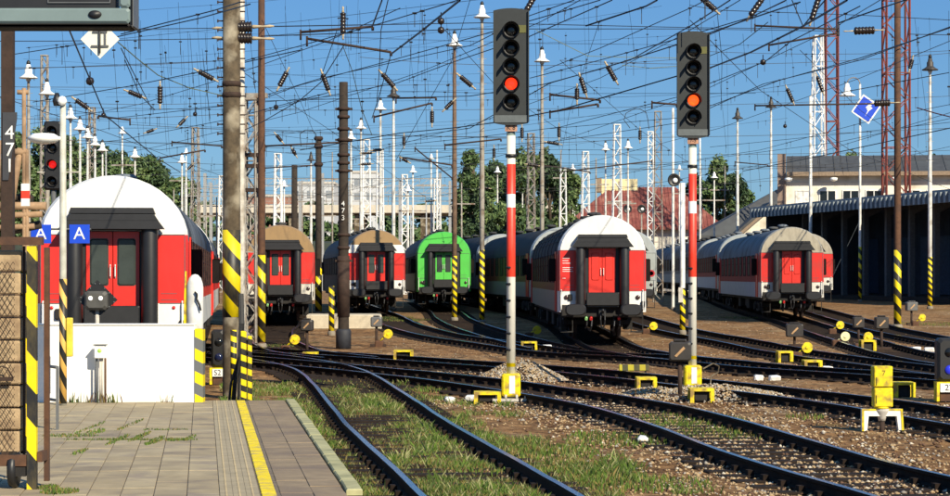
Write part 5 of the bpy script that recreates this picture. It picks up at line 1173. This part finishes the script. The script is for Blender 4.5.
for a in (('broad tree above the left coach, left one behind the pale pole', 50, 121, 205, 86), ('tree at the far left behind the numbered mast', 10, 128, 200, 70), ('rounded tree above the crown of the left coach roof', 110, 140, 212, 84), ('lower tree sloping down right of the left coach roof', 148, 152, 220, 74), ('low tree at the right foot of the left tree group', 182, 172, 235, 60),
          ('low dark tree behind the red lit signal on the left', 84, 140, 226, 70)): tree(*a, n=15000, leaf=.24)
for a in (('green tree left of the taller signal, behind the tallest lamp post', 474, 146, 215, 52), ('green tree squeezed between the tallest lamp post and the taller signal', 497, 158, 222, 50), ('tallest green tree just right of the taller signal post', 525, 138, 214, 56), ('green tree right of the rusty white lattice mast', 549, 150, 218, 48), ('shorter green tree beside the short white lattice mast', 569, 166, 225, 44)): tree(*a, n=13000, leaf=.24, base_f=.0)
tree('bushy dark green tree low behind the taller signal post', 510, 192, 158, 62, .2, 12000, base_f=0.0); tree('smaller bush to the left of the bushy tree behind the signal', 484, 208, 165, 34, .2, 6000, base_f=0.)
for a in (('large rounded tree right of the right signal', 716, 156, 250, 62), ('lower tree before the large rounded tree near the grey shed', 742, 172, 246, 40), ('tree between the red roof and the right signal', 694, 170, 252, 34)): tree(*a, n=13000, leaf=.26)
for i, (px, py, wd) in enumerate(((805, 158, 50), (850, 151, 60), (893, 158, 46), (935, 153, 54), (968, 158, 50))):
    tree(('far hazy tree over the left end of the cream building', 'far tree top between the two red lattice towers', 'far tree top behind the wider red lattice tower', 'far tree top near the right edge above the dark roof', 'far tree top cut by the right edge')[i], px, py, 330, wd, .35, 7000)
for i in range(16): tag(tree('distant low tree along the horizon behind the viaduct', 30+i*36, 203+6*math.sin(i*2.1), 335, 62, .6, 1800, base_f=0.), group='distant low trees behind the viaduct')
# ------------------------------------------------------------------ overhead line
GW, GS, GI, GA = 'overhead wires strung over the yard', 'overhead cross span wires', 'dark ribbed insulators in the overhead line', 'registration arms of the overhead line'
def wire(pts, r=.013, sag=.0, ticks=0, mat=m_wire, label=None, name='overhead_wire', group=GW, n=10):
    """one wire through points in space, with short droppers and clamps hanging from it"""
    P = [Vector(p) for p in pts]; out = []
    for a, b in zip(P[:-1], P[1:]):
        for k in range(n): t = k/n; q = a+(b-a)*t; q.z -= sag*4*t*(1-t); out.append(q)
    out.append(P[-1]); o0 = out[0].copy(); mb = MB(); mb.path([q-o0 for q in out], r*.95, 4)
    for _ in range(ticks):
        i = rnd.randrange(len(out)-1); q = out[i]+(out[i+1]-out[i])*rnd.random()-o0; l = rnd.uniform(.15, .45)
        mb.tube(q, q-Vector((0, 0, l)), .009, n=4); mb.tube(q-Vector((.04, 0, 0)), q+Vector((.04, 0, 0)), .02, n=5)
    o = mb.build(name, mat, None, o0); return tag(o, label or 'thin dark overhead wire crossing the sky over the yard', 'overhead wire', group)
def pw(p, D1, D2=None, **k):
    """wire given by photo points; its distance runs from D1 to D2"""
    n = len(p); D2 = D1 if D2 is None else D2
    return wire([at(x, y, D1+(D2-D1)*i/(n-1)) for i, (x, y) in enumerate(p)], **k)
# level span wires across the yard
S_ = dict(label='nearly level dark span wire running across the whole yard', group=GS)
pw([(-60, 29.5), (56, 30), (222, 28)], 42, 41, r=.010, **S_); pw([(-60, 41), (56, 41), (222, 38.5)], 42, 41, r=.010, **S_)
pw([(262, 26.5), (480, 22.7), (692, 27.5), (838, 29)], 42, 84, r=.016, **S_); pw([(262, 36), (470, 28.8), (692, 28.8), (838, 31)], 42, 84, r=.016, **S_); pw([(908, 34), (1010, 36)], 86, 90, r=.02, **S_)
for (a, b, D, sg) in (((0, 67.5), (230, 60), 60, .1), ((-10, 86.5), (460, 84), 70, .1), ((20, 106), (950, 96), 75, .5), ((-10, 118), (300, 108), 80, .3), ((130, 124.5), (950, 128), 88, .8), ((-10, 136), (620, 140), 92, .6), ((230, 146), (960, 150), 96, .5), ((60, 157), (700, 161), 104, .7), ((420, 168), (960, 158), 112, .5), ((130, 174), (640, 170), 118, .6), ((230, 183), (820, 178), 125, .8), ((200, 192), (600, 188), 140, .6), ((560, 60), (960, 52), 66, .4), ((360, 57), (690, 58), 64, .4), ((700, 51), (960, 50), 72, .2), ((250, 150), (900, 165), 100, .8), ((-10, 97), (260, 100), 66, .3)):
    pw([a, b], D, D*1.05, r=.010 if D < 80 else .013, sag=sg*.6, ticks=5, n=16, **S_)
# slanting catenary wires read from the sky, left to right
Wd = [([(240, 62), (301, 45.5), (392, 20), (458, 0)], 50, 34, .011, 5), ([(263, 98.5), (300, 85), (392, 60), (470, 38), (560, 12), (600, 0)], 74, 44, .014, 6), ([(250, 100), (321, 78), (470, 45.5), (530, 15.4), (574, 0)], 76, 44, .013, 6),
    ([(230, 122), (301, 101), (397, 83), (450, 63), (530, 36), (612, 0)], 84, 44, .014, 7), ([(300, 150), (400, 133), (452, 128), (492, 123), (560, 110), (677, 76), (708, 68.5), (751, 52), (803, 26), (847, 0)], 92, 42, .024, 9), ([(263, 101), (330, 99), (470, 96), (545, 84), (600, 69), (675.5, 45), (740, 22), (800, 2)], 82, 44, .018, 8),
    ([(321, 143), (400, 138), (470, 128), (550, 83), (630, 60), (690, 26), (730, 0)], 96, 44, .016, 8), ([(400, 145), (470, 138), (560, 127), (677, 97), (708, 84), (765, 61.6), (791, 41), (860, 6)], 96, 46, .014, 6), ([(420, 160), (550, 142), (677, 123), (763, 84), (860, 60), (952, 26)], 104, 52, .015, 8),
    ([(550, 128.5), (677, 118), (780, 80), (860, 58), (952, 27)], 108, 55, .017, 7), ([(544, 70), (600, 48), (690, 8), (706, 0)], 60, 42, .011, 4), ([(530, 78), (600, 60), (676, 39), (751, 17), (786, 0)], 62, 42, .013, 5),
    ([(586, 25.7), (646, 6), (657, 0)], 46, 42, .020, 2), ([(391, 54), (420, 32), (460, 0)], 52, 40, .022, 2), ([(700, 38.5), (751, 17), (785, 1)], 56, 48, .013, 2), ([(838, 93), (949, 72.5)], 70, 64, .015, 4), ([(780, 105), (896, 103)], 86, 86, .03, 0),
    ([(743, 171), (820, 156), (950, 128)], 118, 84, .024, 5), ([(710, 147), (860, 132), (952, 122)], 112, 92, .014, 4), ([(640, 168), (760, 150), (880, 118), (952, 104)], 122, 78, .013, 5), ([(560, 185), (700, 160), (838, 142), (952, 118)], 128, 84, .013, 5),
    ([(15, 54), (93, 42), (200, 18), (250, 4)], 52, 34, .013, 4), ([(13, 69), (223, 60.6)], 56, 56, .010, 3), ([(33, 102), (130, 86), (223, 67), (300, 50)], 64, 46, .014, 5), ([(121, 34), (215, 10), (240, 2)], 44, 38, .013, 2), ([(66, 22), (105, 115), (157, 158), (180, 172)], 34, 90, .016, 1), ([(121, 48), (152, 109)], 44, 60, .012, 1),
    ([(125, 60), (140, 95), (155, 110)], 50, 58, .012, 0), ([(60, 108), (116, 118), (223, 106)], 74, 60, .012, 3), ([(20, 150), (120, 140), (225, 120), (330, 92)], 92, 60, .013, 5), ([(100, 142), (160, 150), (225, 140), (340, 128)], 96, 80, .012, 4),
    ([(343.7, 45.5), (321, 82), (300, 100), (262, 122), (240, 132)], 56, 70, .014, 2), ([(372, 27), (382, 0)], 52, 48, .02, 0), ([(388, 0), (381, 30), (379, 75), (377, 100)], 48, 60, .014, 0), ([(337, 30), (320, 80)], 58, 60, .012, 0), ([(391, 54), (378, 100), (372, 118)], 60, 64, .014, 0),
    ([(470, 0), (452, 60), (424, 110), (396, 160)], 60, 80, .010, 0), ([(838, 23), (884, 7), (905, 0)], 50, 46, .018, 1), ([(825, 0), (803, 26)], 52, 54, .017, 0), ([(792, 0), (803, 26)], 50, 54, .014, 0), ([(717, 10), (860, 15), (952, 20)], 60, 58, .012, 2), ([(690, 5), (717, 10), (722, 60), (721, 110)], 58, 60, .010, 0)]
for p, d1, d2, r, tk in Wd: pw(p, d1, d2, r=r, ticks=tk, n=8, label='slanting dark catenary wire rising towards the upper edge of the picture', group='slanting catenary wires')
for p, d1, d2 in (([(118, 42), (139, 60), (158, 75), (190, 88), (225, 96)], 40, 46), ([(343, 46), (352, 70), (362, 110), (372, 135)], 54, 60), ([(536, 30), (588, 56), (622, 57), (690, 58)], 58, 60), ([(708, 56.5), (740, 44), (768, 22)], 58, 54), ([(622, 65), (650, 68), (677, 66)], 60, 60)): pw(p, d1, d2, r=.011, mat=m_cop, n=6, label='greenish slack copper wire hanging among the dark overhead wires', group='greenish copper wires')
pw([(917, 107.6), (935, 113), (955, 118)], 90, 88, r=.03, mat=m_redlat, label='reddish stay wire running from the rusty right mast to the edge')
for p, d1, d2, r, tk in (([(-5, 128), (60, 120), (140, 104), (225, 78), (330, 40), (400, 8)], 110, 52, .013, 4), ([(60, 165), (160, 146), (300, 112), (420, 72), (540, 22), (580, 0)], 130, 56, .014, 6), ([(240, 178), (350, 158), (480, 122), (600, 78), (680, 36), (740, 0)], 140, 58, .014, 6), ([(300, 200), (440, 172), (580, 134), (700, 92), (830, 30), (880, 0)], 150, 60, .014, 6), ([(420, 200), (560, 170), (720, 128), (860, 78), (952, 40)], 150, 70, .013, 6), ([(500, 205), (640, 186), (800, 158), (952, 112)], 160, 90, .013, 4),
    ([(620, 200), (740, 182), (860, 166), (952, 146)], 170, 110, .013, 4), ([(-5, 150), (110, 128), (225, 128), (330, 142), (460, 170)], 90, 130, .012, 4), ([(-5, 95), (100, 130), (200, 168), (260, 190)], 60, 150, .013, 2), ([(240, 70), (330, 130), (400, 180), (430, 200)], 70, 160, .011, 2), ([(262, 20), (300, 100), (318, 142)], 66, 108, .010, 0), ([(600, 20), (570, 110), (552, 200)], 70, 150, .010, 1), ([(690, 20), (760, 90), (850, 150), (952, 190)], 60, 120, .012, 3), ([(560, 60), (640, 130), (700, 170)], 74, 140, .011, 2), ([(800, 50), (860, 110), (930, 160)], 80, 140, .012, 1), ([(445, 30), (500, 90), (560, 130), (640, 160)], 70, 130, .012, 2)):
    pw(p, d1, d2, r=r, ticks=tk, n=8, label='slanting dark catenary wire rising towards the upper edge of the picture', group='slanting catenary wires')
for i in range(26):
    y0 = 18+6.6*i+rnd.uniform(-5, 5); sl = rnd.uniform(-.16, .06); x0 = rnd.uniform(-10, 420); x1 = x0+rnd.uniform(260, 620); D = rnd.uniform(70, 150)
    pw([(x0, y0), ((x0+x1)/2, y0+sl*(x1-x0)/2+3), (x1, y0+sl*(x1-x0))], D, D*rnd.uniform(.7, 1.), r=.0085, ticks=3, n=8, label='slanting', group='slanting catenary wires')
# dense cluster of far masts beyond the coaches
for i in range(46):
    px = rnd.choice((rnd.uniform(196, 470), rnd.uniform(196, 470), rnd.uniform(560, 735), rnd.uniform(60, 196))); D = rnd.uniform(175, 258); h_ = rnd.uniform(8.5, 14.5); p = foot(px, D); t = thing('far_mast', 'thin pale far mast', 'mast', p, 0, 'thin masts far beyond the coaches'); k = i % 3
    MB().lathe([(.10, -.2), (.09, h_*.5), (.06, h_)], 8).build('pole', (m_pole, m_glat, M('mast_grey', (.34, .35, .36), .7, var=.3))[k], t); MB().box(-rnd.uniform(.5, 1.8), rnd.uniform(.3, 1.8), -.05, .05, h_*.8, h_*.8+.12).build('cross_arm', m_glat, t)
    if k == 0: put('lamp_shade', BELL[True], t, (0, 0, h_))
m_gant = M('gantry_grey', (.30, .31, .32), .7, var=.3)
for lab, a0, a1, D, py in (('long pale lattice gantry spanning the tracks far beyond the tan topped coaches', 205, 440, 235, 186), ('second pale lattice gantry, lower and further off, beyond the green coach', 300, 500, 252, 193), ('short pale lattice gantry far off between the left coach and thick mast', 186, 236, 228, 196)):
    x0, x1 = (a0-CX)*D/F, (a1-CX)*D/F; zg = zat(py, D)-.75; t = thing('line_gantry', lab, 'gantry', (0, D, .75)); tr_ = MB(); n = int((x1-x0)/1.1)
    for k in range(n):
        xa, xb = x0+(x1-x0)*k/n, x0+(x1-x0)*(k+1)/n; tr_.tube((xa, 0, zg), (xb, 0, zg+.8), .04, n=4, cap=False); tr_.tube((xb, 0, zg), (xb, 0, zg+.8), .04, n=4, cap=False)
    tag(tr_.build('bracing', m_gant, t), kind='stuff'); MB().tube((x0, 0, zg), (x1, 0, zg), .07, n=4).build('lower_chord', m_gant, t); MB().tube((x0, 0, zg+.8), (x1, 0, zg+.8), .07, n=4).build('upper_chord', m_gant, t)
    for k in range(5): x = x0+(x1-x0)*k/4; MB().box(x-.16, x+.16, -.16, .16, 0, zg+1.4).build('gantry_post', m_gant, t)
# steep hanging droppers
for i in range(74):
    x = rnd.choice([rnd.uniform(150, 460), rnd.uniform(520, 950), rnd.uniform(60, 230)]); y0 = rnd.uniform(-12, 60); D = rnd.uniform(50, 90); ln = rnd.uniform(40, 130); dx = rnd.uniform(-3, 8)
    o = wire([at(x, y0, D), at(x+dx*ln/60, y0+ln, D*1.02)], r=.0055, n=2, ticks=rnd.choice((0, 1, 2)), label='very thin hanging dropper wire between two overhead wires', group='thin hanging dropper wires', name='dropper_wire'); o['category'] = 'dropper wire'
for i in range(56):
    x = rnd.uniform(20, 945); y0 = rnd.uniform(85, 165); D = rnd.uniform(90, 150); ln = rnd.uniform(15, 50)
    o = wire([at(x, y0, D), at(x+rnd.uniform(-2, 4), y0+ln, D)], r=.009, n=2, ticks=1, label='very thin hanging dropper wire between two overhead wires', group='thin hanging dropper wires', name='dropper_wire'); o['category'] = 'dropper wire'
# loops of cable
for lab, pts, D in (('arched loop of cable just right of the taller signal group, above the white lattice mast', [(630, 128), (624, 120), (626, 113), (634, 109), (640, 109), (646, 112), (648, 120), (649, 129)], 80), ('arched loop of cable left of the dark timber mast', [(301, 146), (300, 134), (305, 130), (312, 130), (316, 134), (317, 143)], 74)): pw(pts, D, r=.017, n=3, label=lab, name='cable_loop', group=None)
def arm(p0, p1, D, r=.034, lab=None):
    a, b = at(*p0, D), at(*p1, D); mb = MB(); mb.tube((0, 0, 0), b-a, r, n=8); mb.tube((0, 0, .06), (0, 0, -.2), r*.9, n=6); mb.tube(b-a, b-a+Vector((0, 0, -.1)), r*1.2, n=6)
    tag(mb.build('registration_arm', m_rust2, None, a), lab or 'dark steel registration arm holding the overhead wires', 'steel arm', GA)
for a in (((300.7, 32), (372.7, 26.5), 55), ((307, 38.4), (391, 52), 55), ((396, 98), (436, 97.5), 78), ((374, 117), (432, 103), 76), ((445, 145), (501, 139), 88), ((400, 157), (452, 165), 92), ((550, 94.5), (600, 100), 68), ((550, 112), (598, 104), 68), ((652, 102.5), (677, 104.5), 70), ((769, 45), (838, 33), 72), ((755, 25.5), (838, 29), 72), ((755, 105.6), (882, 103.5), 86),
    ((652, 161), (560, 172), 110), ((160, 158), (205, 150), 95), ((172, 142), (222, 146), 98), ((265, 146), (345, 142), 80), ((130, 120), (98, 116), 80), ((265, 168), (316, 165), 110), ((415, 148), (452, 178), 105), ((535, 164), (590, 172), 110), ((735, 162), (768, 165), 130)): arm(*a)
pw([(838, 33), (838, 20)], 72, r=.04, label='short upright steel stub holding two registration arms', name='arm_stub', group=GA)
def insulator(px, py, D, ang, ln=.5, r=.075, lab=None, tanl=.16):
    """ribbed body with tan end fittings, in the plane facing the camera; ang in degrees from level"""
    p = at(px, py, D); d = Vector((math.cos(math.radians(ang)), 0, math.sin(math.radians(ang)))); R = d.to_track_quat('Z', 'Y').to_matrix().to_4x4()
    t = thing('insulator', lab or 'dark ribbed insulator with tan end fittings in the overhead line', 'insulator', p, 0, GI)
    pr = [(.02, -ln/2)]
    for k in range(6): z = -ln/2+ln*(k+.2)/6; pr += [(r*.85, z), (r, z+ln*.05), (r, z+ln*.10), (r*.85, z+ln*.13)]
    pr.append((.02, ln/2)); MB().lathe(pr, 10, M4=R).build('ribbed_body', m_ins, t)
    MB().lathe([(.012, -ln/2-tanl), (.03, -ln/2-tanl*.8), (.018, -ln/2-tanl*.5), (.04, -ln/2-.02), (.02, -ln/2)], 8, M4=R).build('end_fitting', m_tan, t)
    MB().lathe([(.02, ln/2), (.04, ln/2+.02), (.018, ln/2+tanl*.5), (.03, ln/2+tanl*.8), (.012, ln/2+tanl)], 8, M4=R).build('end_fitting', m_tan, t)
    return t
for a in ((206, 75, 56, -28, .42), (135, 94, 62, -22, .4), (82, 104, 62, -35, .42), (160, 95, 60, 90, .48), (283, 79, 58, 62, .42), (325.5, 82, 58, -70, .46), (343, 23, 54, 90, .52), (388, 80, 58, -48, .46), (466, 81, 62, -40, .42), (449, 105, 72, 45, .34), (432, 117, 74, 90, .4), (611.5, 73, 60, -60, .46), (583, 85, 62, -72, .46), (577, 94, 66, 90, .34), (559, 132, 84, 90, .4), (707, 2.5, 50, -42, .5), (757, 6, 50, 55, .55), (815, 9, 52, 72, .55), (790, 95, 76, -66, .5), (820, 84, 80, -70, .6),
          (911, 64, 72, 75, .3), (182, 122, 80, 45, .3), (190, 167, 110, 45, .3), (279, 138, 84, -50, .3), (294, 152, 92, -60, .3), (494, 153, 96, 90, .4), (522, 133, 84, 90, .4), (530, 4, 50, 60, .5), (405, 160, 90, -30, .26), (404, 141, 88, 90, .35), (553, 143, 92, -10, .5), (533, 165, 100, -8, .5), (485, 188, 120, -5, .4), (367, 153, 110, 3, .5), (366, 164, 114, 3, .5), (377, 150, 104, 3, .4), (640, 135, 92, 90, .4), (430, 201, 150, 4, .6), (150, 131, 90, 20, .3)): insulator(*a)
for lab, a in (('big upper dark insulator reaching from the thick mast to the rusty one', (243, 27, 41, 2, .34, .11)), ('big lower dark insulator reaching from the thick mast to the rusty one', (243, 38, 41, -1, .34, .11)), ('largest dark ribbed insulator with long tan ends at the right rusty mast', (864, 30.5, 85, 2, .80, .16)), ('second dark ribbed insulator with tan ends at the right rusty mast, beside the blue sign', (882, 103, 86, 2, .62, .14))): insulator(*a, lab=lab, tanl=.42)
# small round weights and lamps hanging in the wires
for i, (px, py, D) in enumerate(((90, 81, 50), (763, 62, 60), (294, 152, 84), (785, 126, 92), (276, 107, 70), (441, 21, 50), (441, 30, 50), (238, 117, 72), (103.5, 115, 70), (195, 114, 80))):
    r = .085 if i != 0 else .10
    tag(MB().lathe([(.01, -r), (r*.75, -r*.7), (r, 0), (r*.75, r*.7), (.01, r)], 12).tube((0, 0, r), (0, 0, r+.12), .015, n=5).build('wire_weight', m_ins, None, at(px, py, D)), 'small round dark weight hanging in the overhead wires', 'wire weight', 'round weights in the overhead wires')
# ------------------------------------------------------------------ tell look-alikes in the wires apart by what they hang over
PLACES = ((30, 'the numbered mast'), (72, 'the pale platform pole'), (113, 'the left coach'), (170, 'the right side of the left coach'), (210, 'the end of the low wall'), (236, 'the thick striped mast'), (262, 'the rusty striped mast'), (290, 'the leftmost tan coach'), (318, 'the slim timber mast'), (344, 'the dark timber mast'),
          (376, 'the tan topped coach'), (405, 'the gap before the green coach'), (440, 'the green coach'), (468, 'the striped lamp posts'), (495, 'the left side of the taller signal'), (512, 'the taller signal'), (535, 'the right side of the taller signal'), (560, 'the left part of the white arch'), (600, 'the white arched coach'), (640, 'the red roof'), (675, 'the round loudspeaker'), (693, 'the right signal'), (725, 'the grey shed'), (765, 'the canopy train'), (800, 'the dusty arched coach'), (830, 'the white lattice mast'), (862, 'the blue diamond sign'), (898, 'the full height rusty mast'), (935, 'the far right lamp'))
def place(p):
    px = CX+p.x*F/p.y; return min(PLACES, key=lambda q: abs(q[0]-px))[1], HY-(p.z-CZ)*F/p.y
OR = ('', 'second highest ', 'third highest ', 'fourth highest ', 'fifth highest ', 'sixth highest ', 'seventh highest ', 'eighth highest ', 'ninth highest ', 'tenth highest ')
def relabel(objs, fn):
    seen = {}
    for o in sorted(objs, key=lambda o: place(o.matrix_basis.translation)[1]):
        l = fn(o).replace('the gap before the green coach', 'the gap').replace('the left part of the white arch', 'the white arch').replace('the right side of the left coach', 'the left coach roof').replace('the right side of the taller', 'the taller'); k = seen.get(l, 0); seen[l] = k+1; o['label'] = l if k == 0 else (OR[min(k, 9)]+l.replace('dark ', '').replace('small ', ''))
def hgt(y): return 'high' if y < 45 else 'midway up' if y < 110 else 'low'
AN = {}
bpy.context.view_layer.update()
relabel([o for o in bpy.data.objects if o.get('group') == GI and o['label'].startswith('dark ribbed insulator with')], lambda o: 'dark ribbed insulator '+hgt(place(o.location)[1])+' over '+place(o.location)[0])
relabel([o for o in bpy.data.objects if o.get('group') == GA and o['label'].startswith('dark steel registration')], lambda o: 'dark steel registration arm '+hgt(place(o.location)[1])+' over '+place(o.location)[0])
relabel([o for o in bpy.data.objects if o.get('group') == 'round weights in the overhead wires'], lambda o: 'small round dark weight '+hgt(place(o.location)[1])+' over '+place(o.location)[0])
def wl_(o):
    v = o.data.vertices; e = o.location+v[len(v)-1].co; e = max((o.location+v[i].co for i in range(0, len(v), 4)), key=lambda q: (q-o.location).length)
    return 'slanting wire from '+place(o.location)[0]+' to '+place(e)[0]
relabel([o for o in bpy.data.objects if o.get('group') == 'slanting catenary wires'], lambda o: ' '.join(wl_(o).split()[:16]))
relabel([o for o in bpy.data.objects if o.get('group') == 'thin masts far beyond the coaches'], lambda o: 'thin pale far mast over '+place(o.location)[0])
relabel([o for o in bpy.data.objects if o.get('group') == 'greenish copper wires'], lambda o: 'greenish slack copper wire starting over '+place(o.location)[0])
sp_ = sorted([o for o in bpy.data.objects if o.get('group') == GS], key=lambda o: place(o.location)[1])
ON = ('topmost', 'second', 'third', 'fourth', 'fifth', 'sixth', 'seventh', 'eighth', 'ninth', 'tenth', 'eleventh', 'twelfth', 'thirteenth', 'fourteenth', 'fifteenth', 'sixteenth', 'seventeenth', 'eighteenth', 'nineteenth', 'twentieth', 'twenty first', 'twenty second', 'twenty third', 'twenty fourth')
for i, o in enumerate(sp_): o['label'] = ON[min(i, 23)]+' level span wire from the top, above '+place(o.location)[0]
